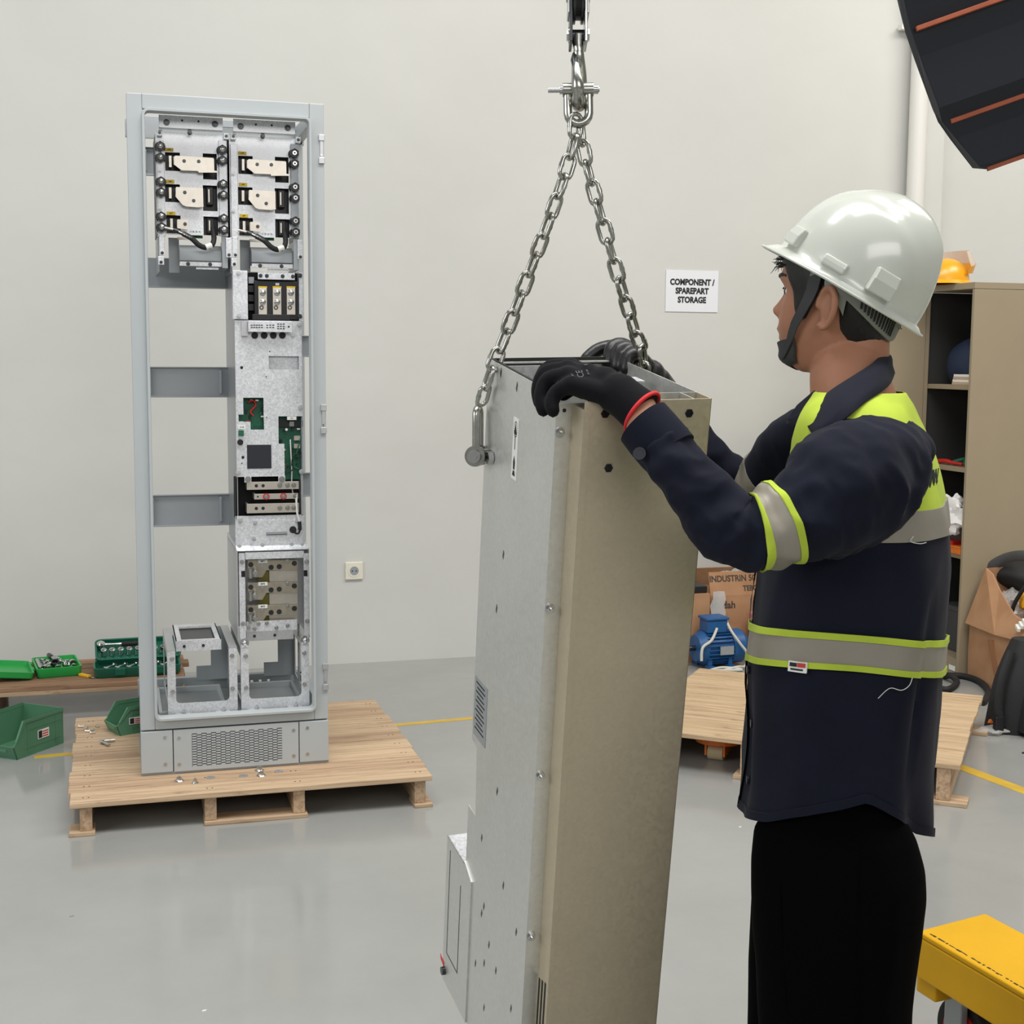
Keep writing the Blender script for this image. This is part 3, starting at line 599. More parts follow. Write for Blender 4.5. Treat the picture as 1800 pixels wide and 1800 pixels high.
# ---- bottom connection box
BB = .075
q = Rm(cr3, 925, 720, 1478, 1372, BB); x0, z0, x1, z1 = q
bx_ = MB().box((x0, BB, z0), (x0+.003, .46, z1)).box((x1-.003, BB, z0), (x1, .46, z1)).box((x0, BB+.09, z0+.03), (x1, BB+.094, z1)).build('connection_box', 'zinc_plain', cab)
bx_['label'] = 'open galvanized connection box below the drive module'
MB().prism([(x0, BB, z1-.002), (x0, DM, z1+.012), (x0, .46, z1+.012), (x0, .46, z1-.002)], (x1-x0, 0, 0)).build('box_top', 'zinc_bright', bx_)
for X0, X1, s_ in ((942, 996, 0), (1430, 1478, 1)):
    a = Rm(cr3, X0, 740, X1, 1385-25*s_, BB-.003); f_ = bxr(a, BB-.003, BB).build('box_flange', 'zinc_bright', bx_)
    for fz in (.1, .82): bolt(f_, (a[0]+a[2])/2, BB-.003, a[3]-(a[3]-a[1])*fz, .006, 'steel', .004)
    zc_ = a[3]-(a[3]-a[1])*.24; MB().box(((a[2]-.012) if s_ == 0 else a[0], BB-.004, zc_-.010), (a[2] if s_ == 0 else a[0]+.012, BB-.0028, zc_+.010)).build('notch', 'dark_void', f_)
a = Rm(cr3, 990, 735, 1432, 772, BB-.003); bxr(a, BB-.003, BB).build('box_header', 'zinc_bright', bx_)
for k, Y in enumerate((790, 960, 1130)):
    sh = [(1008, 0), (1390, 0), (1385, 75), (1150, 78), (1120, 130), (1010, 130)]
    pts = [Vector((Pm(cr3, X, Y+dy, BB+.03)[0], BB+.03, Pm(cr3, X, Y+dy, BB+.03)[1])) for X, dy in sh]
    b_ = MB().prism(pts[::-1], (0, .006, 0)).build('motor_bar', 'tin_dark', bx_)
    q = Rm(cr3, 1088, Y-2, 1158, Y+22, BB+.028); l = bxr(q, BB+.028, BB+.03).build('marker', 'white_label', b_); text('lettering', 'M/T%d' % (k+1), .0062, 'ink', l, facing_y(((q[0]+q[2])/2, BB+.0276, (q[1]+q[3])/2)), bold=.0002)
    for X, dy, kind in ((1032, 35, 0), (1122, 40, 1), (1185, 55, 0), (1246, 50, 0), (1308, 8, 1), (1360, 25, 0)):
        x, z = Pm(cr3, X, Y+dy, BB+.03)
        if kind == 0: MB().ring((x, BB+.028, z), (x, BB+.03, z), .0085, .0045, 16).cyl((x, BB+.0295, z), (x, BB+.031, z), .0045, n=10).build('threaded_hole', 'dark_steel', b_, smooth=40)
        else: bolt(b_, x, BB+.03, z, .0055, 'steel', .006)
    x, z = Pm(cr3, 1050, Y+98, BB+.02); cl_ = MB().box((x-.014, BB+.005, z-.016), (x-.006, BB+.03, z+.016)).box((x+.002, BB+.010, z-.012), (x+.010, BB+.03, z+.018)).build('terminal_clamp', 'steel', b_, bevel=.001); bolt(cl_, x+.006, BB+.010, z+.002, .007, 'steel', .010)
    q = Rm(cr3, 1090, Y+85, 1172, Y+165, BB+.05); bxr(q, BB+.05, BB+.052).build('insulating_film', 'olive_film', bx_)
    q = Rm(cr3, 1172, Y+80, 1385, Y+172, BB+.045); bxr(q, BB+.045, BB+.048).build('back_bar', 'tin', bx_)
q = Rm(cr3, 1000, 1255, 1380, 1315, BB+.02); t_ = bxr(q, BB+.02, BB+.024).build('lower_plate', 'zinc_bright', bx_)
for X, Y in ((1090, 1270), (1152, 1265), (1310, 1285), (1015, 1300), (1060, 1308), (1225, 1300)): x, z = Pm(cr3, X, Y, BB+.02); bolt(t_, x, BB+.02, z, .0055, 'steel', .005)
q = Rm(cr3, 998, 1330, 1355, 1385, BB+.02); t_ = bxr(q, BB+.02, BB+.04).build('support_beam', 'zinc_plain', bx_, bevel=.001)
for k in (.17, .6): bolt(t_, q[0]+(q[2]-q[0])*k, BB+.02, (q[1]+q[3])/2, .004, 'dark_steel', .003)
for X, Y in ((985, 1412), (1440, 1392)): x, z = Pm(cr3, X, Y, BB-.004); MB().hexa((x, BB+.02, z), (x, BB-.012, z), .012).cyl((x, BB-.006, z), (x, BB-.009, z), .015, n=18).sphere((x, BB-.012, z), (.009, .008, .009), 12, 6).build('jack_bolt', 'chrome', bx_, smooth=40)
# ---- two sheet-metal stands on the cabinet floor
SB = .045
for s_, (xl, xr, yt, yb, tl) in enumerate(((400, 935, 365, 820, 345), (955, 1475, 345, 795, 310))):
    a = Rm(cr4, xl, yt, xr, yb, SB); zt2 = Pm(cr4, xr-20, tl, SB)[1]; zt2 = max(zt2, a[3]) if s_ else a[3]
    x0, z0, x1, z1 = a; z0 = PZ+.035; lw = .026
    st = MB().box((x0, SB, z0), (x0+lw, SB+.003, z1)).box((x1-lw, SB, z0), (x1, SB+.003, z1)).box((x0+lw, SB, z0), (x1-lw, SB+.003, z0+.036))
    for sx, xx in ((1, x0+lw), (-1, x1-lw)):      # rounded inner corners
        c0 = Vector((xx, SB, z0+.036)); arc = [c0]+[Vector((xx+sx*.014*(1-math.sin(t*PI/8)), SB, z0+.036+.014*(1-math.cos(t*PI/8)))) for t in range(5)]
        st.prism(arc, (0, .003, 0))
    st = st.build('module_stand', 'zinc_bright', cab); st['label'] = ('galvanized stand of the empty left bay', 'galvanized stand under the connection box')[s_]
    for xx in (x0, x1-.003):
        MB().box((xx, SB+.003, z0), (xx+.003, SB+.02, z1)).box((xx, SB+.36, z0), (xx+.003, SB+.40, z1)).box((xx, SB+.02, z1-.03), (xx+.003, SB+.36, z1)).box((xx, SB+.02, z0), (xx+.003, SB+.36, z0+.03)).build('side_frame', 'zinc_plain', st)
    for xx in (x0-.0, x1-.026): MB().box((xx, SB, z1), (xx+.026, SB+.38, z1+.003)).build('top_runner', 'zinc_plain', st)
    MB().box((x1-.06, SB+.385, z0+.02), (x1, SB+.388, z1)).box((x1-.11, SB+.385, z0+.02), (x1-.06, SB+.388, z0+.07)).build('rear_gusset', 'ral_shade', st)
    for xx in (x0+.016, x1-.016):
        for zz in (z1-.025, z0+.075): bolt(st, xx, SB, zz, .006, 'steel', .005)
    for xx in (x0+.05, x1-.045): MB().box((xx-.025, SB-.016, z0-.002), (xx+.02, SB+.004, z0+.001)).hexa((xx, SB-.006, z0+.001), (xx, SB-.006, z0+.011), .007).cyl((xx, SB-.006, z0+.011), (xx, SB-.006, z0+.018), .0035, n=8).build('hold_down', 'zinc_plain', st)
    if s_ == 0:
        t0, t1 = x0+.030, x1-.048
        tt = MB().plate(t0, SB+.03, t1, SB+.31, z1+.022, z1+.026, [(t0+.018, SB+.05, t1-.018, SB+.27)], mapf=lambda p: Vector((p.x, p.z, p.y))).build('shelf_tray', 'zinc_bright', st)
        MB().box((t0, SB+.028, z1-.008), (t1, SB+.031, z1+.026)).box((t0, SB+.03, z1-.004), (t0+.003, SB+.31, z1+.026)).box((t1-.003, SB+.03, z1-.004), (t1, SB+.31, z1+.026)).build('tray_lip', 'zinc_bright', tt)
        MB().box((t0+.01, SB+.04, z1+.014), (t1-.01, SB+.29, z1+.016)).build('tray_dark_sheet', 'screen_dark', tt)  # dark sheet set in the tray's dark opening
        for k in (.18, .6): bolt(tt, t0+(t1-t0)*k, SB+.028, z1+.008, .004, 'dark_steel', .003)
# right-hand perforated rail beside the stands
MB().plate(.10, PZ+.06, .13, PZ+.34, 0, .003, [(.108, PZ+.10+i*.035, .122, PZ+.115+i*.035) for i in range(6)], mapf=lambda p: Vector((CW-.07+p.y, p.x+.10, p.z))).build('perforated_upright', 'ral_shade', cab)
# ------------------------------------------------------------------ pallets
wood('pine', (198, 172, 141), (150, 119, 90)); wood('pine_worn', (188, 160, 130), (140, 109, 83)); wood('wood_brown', (165, 128, 98), (118, 86, 64), rand=.2); wood('ply', (194, 168, 134), (146, 116, 86), rand=.07)
def board(mbname, parent, a, b_, m, ax='x', rnd=0.0, bev=.002):
    """one plank with its own local origin so grain differs; a,b corners in parent space"""
    c = (V(a)+V(b_))/2; h = (V(b_)-V(a))/2
    mb = MB().box(-h, h) if ax == 'x' else MB().box((-h.y, -h.x, -h.z), (h.y, h.x, h.z))
    o = mb.build(mbname, m, parent, bevel=bev); o.location = c
    if ax == 'y': o.rotation_euler = (0, 0, PI/2)
    if rnd: o.rotation_euler.z += random.uniform(-rnd, rnd)
    return o
PLX, PLY, PLW, PLD, PLT = -.168, 4.181, 1.124, 1.023, CZ-.0008
p1 = thing('wooden_pallet', 'pale pine pallet carrying the tall grey cabinet', 'pallet', (PLX, PLY, 0))
ws = [.098, .112, .086, .104, .09, .118, .1, .092, .11]; y = 0; k = 0
tot = sum(ws); ws = [w_*(PLD-.003*(len(ws)-1))/tot for w_ in ws]
for w_ in ws:
    dx0, dx1 = random.uniform(-.004, .006), random.uniform(-.006, .004)
    board('plank', p1, (dx0, y, PLT-.017-random.uniform(0, .0)), (PLW+dx1, y+w_, PLT-random.uniform(0, .0012) if y < .2 or y > .75 else PLT), ('pine', 'pine_worn', 'pine')[k % 3]); y += w_+.003; k += 1
xs_ = [onY(151, 1440, PLY).x-PLX, onY(371, 1425, PLY).x-PLX, onY(527, 1415, PLY).x-PLX, onY(740, 1395, PLY).x-PLX]
for x in xs_:
    board('stringer', p1, (x-.018, .012, .012), (x+.018, PLD-.012, PLT-.017), 'pine_worn', 'y')
board('runner', p1, (xs_[0]-.05, 0, 0), (xs_[0]+.026, .09, .012), 'pine'); board('runner', p1, (xs_[0]-.05, PLD-.09, 0), (xs_[0]+.026, PLD, .012), 'pine')
board('runner', p1, (xs_[1]-.02, 0, 0), (xs_[2]+.026, .085, .012), 'pine'); board('runner', p1, (xs_[1]-.02, PLD-.09, 0), (xs_[2]+.026, PLD, .012), 'pine')
board('runner', p1, (xs_[3]-.02, 0, 0), (xs_[3]+.04, .09, .012), 'pine'); board('runner', p1, (xs_[3]-.02, PLD-.09, 0), (xs_[3]+.04, PLD, .012), 'pine')
nl = MB()
for w_ in range(9):
    for x in xs_:
        for s_ in (-.008, .008): nl.cyl((x+s_, .05+w_*.114, PLT-.001), (x+s_, .05+w_*.114, PLT+.0006), .0025, n=8)
tag(nl.build('nail_heads', 'dark_steel', p1), kind='stuff')
# loose fasteners on the pallet
def loose_bolt(px_, py_, ang, L_, lab, r=.008):
    p = onZ(px_, py_, PLT); t = thing('bolt', lab, 'bolt', (p.x, p.y, PLT), 'loose fasteners on the pallet', (0, 0, ang))
    MB().hexa((0, 0, r), (.008, 0, r), r*1.05).build('head', 'steel', t, smooth=30); MB().cyl((.008, 0, r), (L_, 0, r), r*.6, n=12).build('shank', 'steel', t, smooth=40)
loose_bolt(176, 1307, .12, .05, 'steel hex bolt pointing right on the pallet beside the cabinet')
loose_bolt(180, 1308, -1.1, .05, 'steel hex bolt pointing forward on the pallet beside the cabinet')
def nut(px_, py_, lab, r=.010, stud=.012):
    p = onZ(px_, py_, PLT); t = thing('flange_nut', lab, 'nut', (p.x, p.y, PLT), 'loose fasteners on the pallet')
    MB().cyl((0, 0, 0), (0, 0, .003), r*1.5, r*1.25, n=18).build('flange', 'steel', t, smooth=40); MB().hexa((0, 0, .003), (0, 0, .010), r).cyl((0, 0, .010), (0, 0, .010+stud*.4), r*.5, n=10).build('hex', 'steel', t, smooth=30)
nut(315, 1372, 'flanged nut on the pallet in front of the left plinth cover'); nut(343, 1376, 'small nut on the pallet in front of the grille', .007)
nut(459, 1363, 'front flanged nut of the pair below the right end of the grille'); nut(456, 1354, 'rear flanged nut of the pair below the right end of the grille')
for px_, py_, lab in ((370, 1367, 'flat steel washer on the pallet below the grille, left one'), (428, 1364, 'flat steel washer on the pallet below the grille, middle one'), (490, 1356, 'flat steel washer on the pallet near the right plinth cover')):
    p = onZ(px_, py_, PLT); tag(MB().ring((0, 0, 0), (0, 0, .002), .014, .003, 20).build('washer', 'zinc_plain', smooth=40), lab, 'washer', 'loose fasteners on the pallet').location = p
for k, (px_, py_) in enumerate(((140, 1279), (149, 1283), (157, 1287), (163, 1285), (170, 1278), (160, 1290), (152, 1280))):
    p = onZ(px_, py_, PLT); o = MB().cyl((0, 0, .004), (.016, 0, .004), .004, n=8).hexa((-.005, 0, .005), (0, 0, .005), .006).build('screw', 'tin', smooth=30)
    tag(o, 'small brass coloured screw scattered on the pallet corner by the green bin', 'screw', 'scattered small screws'); o.location = p; o.rotation_euler = (0, 0, k*1.3)
# ---- pallet behind, carrying the tool cases
P2Z = .13
q0 = onZ(-60, 1214, P2Z); q1 = onZ(338, 1190, P2Z); qy = q0.y; 
p2 = thing('wooden_pallet', 'reddish brown pallet carrying the green tool cases by the wall', 'pallet', (q0.x, qy, 0))
L2 = q1.x-q0.x; Dp = .50; y = 0; k = 0
for w_ in (.098, .095, .1, .09, .1):
    board('plank', p2, (random.uniform(-.01, .01), y, P2Z-.018), (L2+random.uniform(-.03, .02), y+w_-.012, P2Z), 'wood_brown'); y += w_
board('facing_board', p2, (0, -.0, P2Z-.036), (L2*.86, .09, P2Z-.018), 'pine_worn')
for x in (.02, L2-.12): board('stringer', p2, (x, .02, .0), (x+.10, Dp-.03, P2Z-.036), 'wood_brown', 'y')
# ------------------------------------------------------------------ tool cases
mat('green_bright', (38, 160, 74), .35, var=.05, vscale=10); mat('green_dark', (18, 92, 72), .35, var=.05, vscale=10); mat('bin_green', (80, 128, 98), .45, var=.06, vscale=8)
def tray(w_, d, h, wall, rnd, depth):
    """open box: outer rounded rect, inner well"""
    def rr(x, y, z, r):
        o = []
        for cx_, cy_, a0 in ((x-r, y-r, 0), (-x+r, y-r, 90), (-x+r, -y+r, 180), (x-r, -y+r, 270)):
            for k in range(5): a = math.radians(a0+90*k/4); o.append(Vector((cx_+r*math.cos(a), cy_+r*math.sin(a), z)))
        return o
    return MB().loft([rr(w_/2-.01, d/2-.01, 0, rnd*.8), rr(w_/2-.003, d/2-.003, h*.2, rnd), rr(w_/2, d/2, h, rnd), rr(w_/2-wall, d/2-wall, h, rnd*.7), rr(w_/2-wall-.002, d/2-wall-.002, h-depth, rnd*.7)])
def socket(name, loc, rot, L_, r, lab, grp, m='chrome'):
    o = MB().cyl((0, 0, -L_/2), (0, 0, L_*.1), r*.86, n=14).cyl((0, 0, L_*.1), (0, 0, L_/2), r, n=14, caps=False).cyl((0, 0, L_*.1), (0, 0, L_*.11), r, n=14).ring((0, 0, L_*.42), (0, 0, L_/2), r, r*.72, 14).build(name, m, smooth=40)
    o.location = loc; o.rotation_euler = rot; return tag(o, lab, 'socket', grp)
def ratchet(loc, rz, rx, lab, grp, grip='black_rubber'):
    t = thing('ratchet_wrench', lab, 'ratchet', loc, grp, (rx, 0, rz))
    MB().cyl((0, 0, 0), (0, 0, .018), .017, n=20).cyl((0, 0, .018), (0, 0, .024), .011, n=16).build('head', 'chrome', t, smooth=40)
    MB().tube([(.012, 0, .009), (.05, 0, .009), (.085, 0, .009)], [.008, .006, .007], 10).build('shaft', 'chrome', t, smooth=60)
    MB().tube([(.083, 0, .009), (.09, 0, .009), (.14, 0, .009), (.155, 0, .009)], [.008, .0105, .0105, .006], 10).build('grip', grip, t, smooth=60)
    return t
# bright green case: base with tools, lid folded out to the left
ca = onZ(98, 1189, P2Z); cw, cdp, chh = .178, .24, .042; ang = math.radians(8)
tc = thing('tool_case', 'bright green open tool case on the brown pallet at far left', 'tool case', (ca.x, ca.y+.09, P2Z), rot=(0, 0, ang))
tray(cw, cdp, chh, .007, .016, .02).build('base', 'green_bright', tc, smooth=40)
ld = tray(cw, cdp, .030, .007, .016, .018); ld.xform(Matrix.Translation((-cw-.012, -.012, .0125)) @ Matrix.Rotation(math.radians(7), 4, 'Y')); ld.build('lid', 'green_bright', tc, smooth=40)
hg = MB()
for s_ in (-1, 1): hg.cyl((-cw/2-.006, s_*.05-.02, .03), (-cw/2-.006, s_*.05+.02, .03), .005, n=10)
hg.build('hinge', 'green_bright', tc, smooth=40)
for k in range(6): MB().box((-cw*1.5+.03+(k % 3)*.035, -.06+(k//3)*.05, .030), (-cw*1.5+.04+(k % 3)*.035, -.05+(k//3)*.05, .0325)).xform(Matrix.Translation((0, 0, -.016))).build('lid_emboss', 'green_dark', tc)
Mc = Matrix.Translation((ca.x, ca.y+.09, P2Z)) @ Matrix.Rotation(ang, 4, 'Z')
for i in range(6):
    socket('chrome_socket', Mc @ V(-.066, -.075+i*.027, .038), (PI/2, 0, ang+.3), .03, .0105, 'chrome socket in the left column of the bright green case', 'sockets in the bright green case')
for i in range(4):
    socket('chrome_socket', Mc @ V(-.035+i*.032, -.082, .036), (PI/2, 0, ang), .028, .012, 'chrome socket in the front row of the bright green case', 'sockets in the bright green case')
for i in range(5):
    socket('chrome_socket', Mc @ V(-.045+(i % 2)*.018, -.045+i*.03, .036), (PI/2, 0, ang+.5), .026, .0085, 'small chrome socket beside the left column of the bright green case', 'sockets in the bright green case')
socket('chrome_socket', Mc @ V(.062, -.03, .04), (PI/2, 0, ang), .034, .014, 'large chrome socket at the right of the bright green case', 'sockets in the bright green case')
socket('chrome_socket', Mc @ V(-.008, -.03, .041), (.5, 0, ang), .022, .017, 'large dark socket in the middle of the bright green case', 'sockets in the bright green case', 'dark_steel')
ratchet(Mc @ V(.035, -.055, .034), ang+PI/2+.25, 0, 'ratchet with grey handle in the bright green case', 'ratchets in the green cases', 'bar_grey')
ratchet(Mc @ V(.005, -.0, .034), ang+PI/2+.15, 0, 'chrome ratchet lying beside the grey handled one in the bright green case', 'ratchets in the green cases', 'dark_steel')
# dark green case: front tray with loose tools, back half tilted up with sockets
cb_ = onZ(242, 1190, P2Z); cw, cdp = .35, .16
tc = thing('tool_case', 'dark green open tool case behind the grey cabinet', 'tool case', (cb_.x, cb_.y+.08, P2Z), rot=(0, 0, .03))
tray(cw, cdp, .042, .008, .03, .03).build('base', 'green_dark', tc, smooth=40)
tl = math.radians(26); ML = Matrix.Translation((.01, cdp/2+.05, .055)) @ Matrix.Rotation(tl, 4, 'X')
tray(cw, cdp*.9, .03, .008, .025, .02).xform(ML).build('tool_tray', 'green_dark', tc, smooth=40)
MB().box((-.09, -cdp/2-.006, .012), (-.05, -cdp/2+.004, .04)).build('latch', 'green_dark', tc, bevel=.002)
MB().box((.06, -cdp/2-.006, .012), (.10, -cdp/2+.004, .04)).build('latch', 'green_dark', tc, bevel=.002)
MB().prism([(-.165, cdp/2-.005, 0), (-.165, cdp/2+.105, .03), (-.165, cdp/2+.105, 0)], (.34, 0, 0)).build('back_shell', 'green_dark', tc)
Mc = Matrix.Translation((cb_.x, cb_.y+.08, P2Z)) @ Matrix.Rotation(.03, 4, 'Z')
for i in range(9): socket('chrome_socket', Mc @ ML @ V(-.14+i*.034, -.018, .028), (.5, 0, .1*i), .03, .012, 'chrome socket standing in the rear tray of the dark green case', 'sockets in the dark green case')
ratchet(Mc @ ML @ V(-.15, .03, .022), .03, tl, 'ratchet with dark grip along the back of the dark green case', 'ratchets in the green cases')
for i in range(6):
    t = thing('combination_spanner', 'small spanner fanned out in the front tray of the dark green case', 'spanner', Mc @ V(-.125+i*.045, -.035, .034), 'spanners in the dark green case', (.25, 0, 1.1))
    MB().box((0, -.004, 0), (.07, .004, .004)).build('shank', 'chrome', t, bevel=.001); MB().ring((.075, 0, 0), (.075, 0, .006), .011, .006, 14).build('ring_end', 'chrome', t, smooth=40); MB().cyl((-.005, 0, 0), (-.005, 0, .005), .010, n=6).build('open_end', 'chrome', t)
# yellow cutter knife
p = onZ(150, 1190, P2Z); t = thing('cutter_knife', 'yellow cutter knife lying between the two tool cases', 'knife', (p.x, p.y, P2Z), rot=(0, 0, -.9))
mat('yellow_plastic', (226, 178, 30), .4)
MB().box((-.035, -.010, 0), (.03, .010, .012)).build('handle', 'yellow_plastic', t, bevel=.004); MB().box((.03, -.005, .004), (.06, .005, .005)).build('blade', 'steel', t)
# ------------------------------------------------------------------ storage bins
def storage_bin(lab, loc, rz, L_, W_, H_, lx=.30):
    t = thing('storage_bin', lab, 'bin', loc, 'green storage bins', (0, 0, rz))
    th = .004; f = L_*.80; lip = H_*.36
    for s_ in (-1, 1):
        y = s_*W_/2; prof = [(0, H_), (f, H_), (L_*.94, lip+H_*.1), (L_, lip), (L_*.93, 0), (0.02*L_, 0)]
        sd = MB().prism([(x, y, z) for x, z in prof], (0, -s_*th, 0)).build('side_wall', 'bin_green', t)
        MB().prism([(0, y+s_*.003, H_), (f, y+s_*.003, H_), (L_*.95, y+s_*.003, lip+H_*.12), (L_*.93, y+s_*.003, lip+H_*.12), (f-.008, y+s_*.003, H_-.012), (0, y+s_*.003, H_-.012)], (0, -s_*.008, 0)).build('rim', 'bin_green', t)
        for (a, b_, c_, d) in ((.03*L_, .08*L_, .06*H_, .88*H_), (.84*L_*.8, .84*L_*.8+.006, .06*H_, .88*H_)):
            pass
        for (x0, z0, x1, z1) in ((.06*L_, .70*H_, .70*L_, .715*H_), (.06*L_, .22*H_, .78*L_, .235*H_), (.16*L_, .1*H_, .17*L_, .88*H_), (.72*L_, .1*H_, .73*L_, .85*H_)):
            MB().box((x0, y+s_*.0012, z0), (x1, y-s_*.001, z1)).build('rib', 'bin_green', t)
        if True:
            lb = MB().box((lx*L_, y+s_*.0018, .36*H_), ((lx+.22)*L_, y, .60*H_)).build('sticker', 'white_label', t)
            MB().box(((lx+.14)*L_, y+s_*.0022, .38*H_), ((lx+.21)*L_, y, .58*H_)).build('sticker_mark', 'ink', lb)
            for k in range(3): MB().box(((lx+.015)*L_, y+s_*.0022, (.39+.065*k)*H_), ((lx+.13)*L_, y, (.425+.065*k)*H_)).build('sticker_text', 'red_ink', lb)
    MB().box((0, -W_/2, 0), (th, W_/2, H_)).build('back_wall', 'bin_green', t); MB().box((.0, -W_/2+.004, 0), (L_*.94, W_/2-.004, th)).build('bottom', 'bin_green', t)
    MB().prism([(L_*.93, -W_/2, 0), (L_, -W_/2, lip), (L_-.006, -W_/2, lip), (L_*.92, -W_/2, 0)], (0, W_, 0)).build('front_lip', 'bin_green', t)
    MB().box((L_*.96, -W_*.3, lip*.55), (L_*.985, W_*.3, lip*.95)).build('label_holder', 'bin_green', t)
    return t
a, b_ = onZ(112, 1306), onZ(47, 1330); d = (b_-a); L1 = d.length/.93; rz = math.atan2(d.y, d.x)
nrm = Vector((d.y, -d.x, 0)).normalized()                      # towards the far side of the bin
nrm = Vector((math.sin(rz), -math.cos(rz), 0))
W1 = .19
if (a+nrm*.1).y < a.y: nrm = -nrm
storage_bin('large green storage bin on the floor at the left edge', a+nrm*W1/2, rz, L1+.05, W1, .135)
a2, b2 = onZ(247, 1290, PLT), onZ(212, 1294, PLT); d = b2-a2; rz = math.atan2(-.10, -.24)
nn = Vector((math.sin(rz), -math.cos(rz), 0)); nn = nn if nn.y > 0 else -nn
e = onZ(212, 1294, PLT); L_ = .22; st = e-Vector((math.cos(rz), math.sin(rz), 0))*L_*.93
storage_bin('small green storage bin on the pallet beside the grey cabinet', st+nn*.055, rz, L_, .11, .10, .56)

# ------------------------------------------------------------------ lifted sheet-metal housing
BP = Vector((.60539, 1.86149, 1.39039)); MP = Matrix(((.99753654, -.06947478, -.00970107), (.0667427, .98255043, -.17360892), (.02159324, .17253376, .98476689)))
W_, D_, C_ = .2242, .3029, .046; X2 = .0242; ZB = -1.24
M4 = MP.to_4x4(); M4.translation = BP; M4I = M4.inverted()
hs = thing('metal_housing', 'long galvanized sheet metal housing hanging tilted from the chains in front of the worker', 'housing', BP, rot=M4.to_euler())
t = .0018
prof = [(0, 0), (D_, 0), (D_+.004, -.68), (.279, -.684), (.270, -.814), (.311, -.812), (.311, ZB), (0, ZB)]
ls = MB().prism([(0, y, z) for y, z in prof], (t, 0, 0)).build('left_panel', 'panel_zinc', hs)
MB().box((W_-t, 0, ZB), (W_, D_, 0)).build('right_panel', 'panel_zinc', hs)
MB().box((.014, D_-t, ZB), (W_, D_, -.004)).box((t, D_-.02, -.006), (W_-t, D_-t, -.004)).build('back_panel', 'panel_zinc', hs)
MB().box((t, 0, ZB), (X2+.02, t, -.012)).build('edge_strip', 'panel_zinc', hs)
MB().box((.15, -.0, -.0119), (W_-t, t, .0)).box((X2+.0205, 0, -.20), (W_-t, t, -.012)).build('inner_wall', 'panel_zinc', hs)
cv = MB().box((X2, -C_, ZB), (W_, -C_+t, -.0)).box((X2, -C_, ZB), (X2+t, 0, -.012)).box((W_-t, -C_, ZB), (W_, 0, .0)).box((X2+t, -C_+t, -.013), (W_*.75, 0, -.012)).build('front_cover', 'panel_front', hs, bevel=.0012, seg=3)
cv['label'] = 'front cover with an olive reflection put into its colour'
MB().box((.195, -C_+t, -.06), (.1968, 0, -.0)).build('partition', 'panel_zinc', hs)
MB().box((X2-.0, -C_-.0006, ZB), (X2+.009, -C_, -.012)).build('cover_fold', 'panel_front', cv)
for x, z in ((.189, -.021), (.056, -.018), (.067, -.098), (.175, -.55)) [:3]:
    MB().ring((x, -C_-.0012, z), (x, -C_, z), .0068, .0042, 6).cyl((x, -C_-.0004, z), (x, -C_+.0005, z), .0042, n=10).build('rivet_nut', 'dark_steel', cv, smooth=30)
mb = MB().cyl((.0125, -.0006, -.022), (.0125, .0004, -.022), .003, n=8).build('slot_hole', 'ink', hs)
for z in (-.054, -.324, -.600, -.885):
    b_ = MB().cyl((.0075, 0, z), (.0075, -.002, z), .0075, n=16).hexa((.0075, -.002, z), (.0075, -.007, z), .0058).cyl((.0075, -.007, z), (.0075, -.010, z), .003, n=8).build('bolt', 'steel', hs, smooth=30)
for k in range(3):
    y = -.008-k*.0125; MB().box((X2-.0006, y-.0028, -1.22), (X2+.0004, y+.0028, -.962+k*.004)).build('vent_slot', 'ink', hs)
# inside: black gasket, flat spreader with hole
MB().box((t, .03, -.012), (t+.004, D_-.01, .0015)).box((t, D_-.010, -.010), (W_-t, D_-.006, .0012)).build('gasket', 'black_rubber', hs)
MB().box((t+.004, D_-.030, -.06), (W_*.55, D_-.028, -.008)).build('inner_back_rail', 'zinc_bright', hs)
MB().plate(.125, .13, .2, .165, -.010, -.008, [], mapf=lambda p: Vector((p.x, p.z, p.y))).ring((.182, .147, -.0105), (.182, .147, -.0075), .010, .005, 16).build('inner_bracket', 'zinc_bright', hs)
# arrow sticker
lb = MB().box((-.0006, .148, -.166), (0, .171, -.068)).build('arrow_sticker', 'white_label', hs)
MB().prism([(-.001, .160-.001, -.118), (-.001, .160+.001, -.118), (-.001, .160+.001, -.082), (-.001, .160-.001, -.082)], (.0004, 0, 0)).prism([(-.001, .154, -.094), (-.001, .166, -.094), (-.001, .160, -.076)], (.0004, 0, 0)).build('arrow', 'ink', lb)
mb = MB()
for k in range(20): a0 = 2*PI*k/20; mb.box((-.001, .1595+.007*math.cos(a0)-.0006, -.086+.012*math.sin(a0)-.0008), (-.0006, .1595+.007*math.cos(a0)+.0006, -.086+.012*math.sin(a0)+.0008))
mb.build('circle_mark', 'ink', lb)
MB().prism([(-.001, .157, -.150), (-.001, .163, -.150), (-.001, .164, -.138), (-.001, .160, -.128), (-.001, .156, -.138)], (.0004, 0, 0)).prism([(-.001, .154, -.160), (-.001, .166, -.160), (-.001, .163, -.152), (-.001, .157, -.152)], (.0004, 0, 0)).build('hook_mark', 'ink', lb)
# type plate wrapped on the rear edge
lb = MB().box((-.0008, .235, -.665), (0, .300, -.555)).build('type_plate', 'bar_grey', hs)
for k in range(11):
    MB().box((-.0012, .245+.004*(k % 3), -.650+.0085*k), (-.0008, .292-.006*(k % 2), -.6475+.0085*k)).build('plate_text', 'ink', lb)
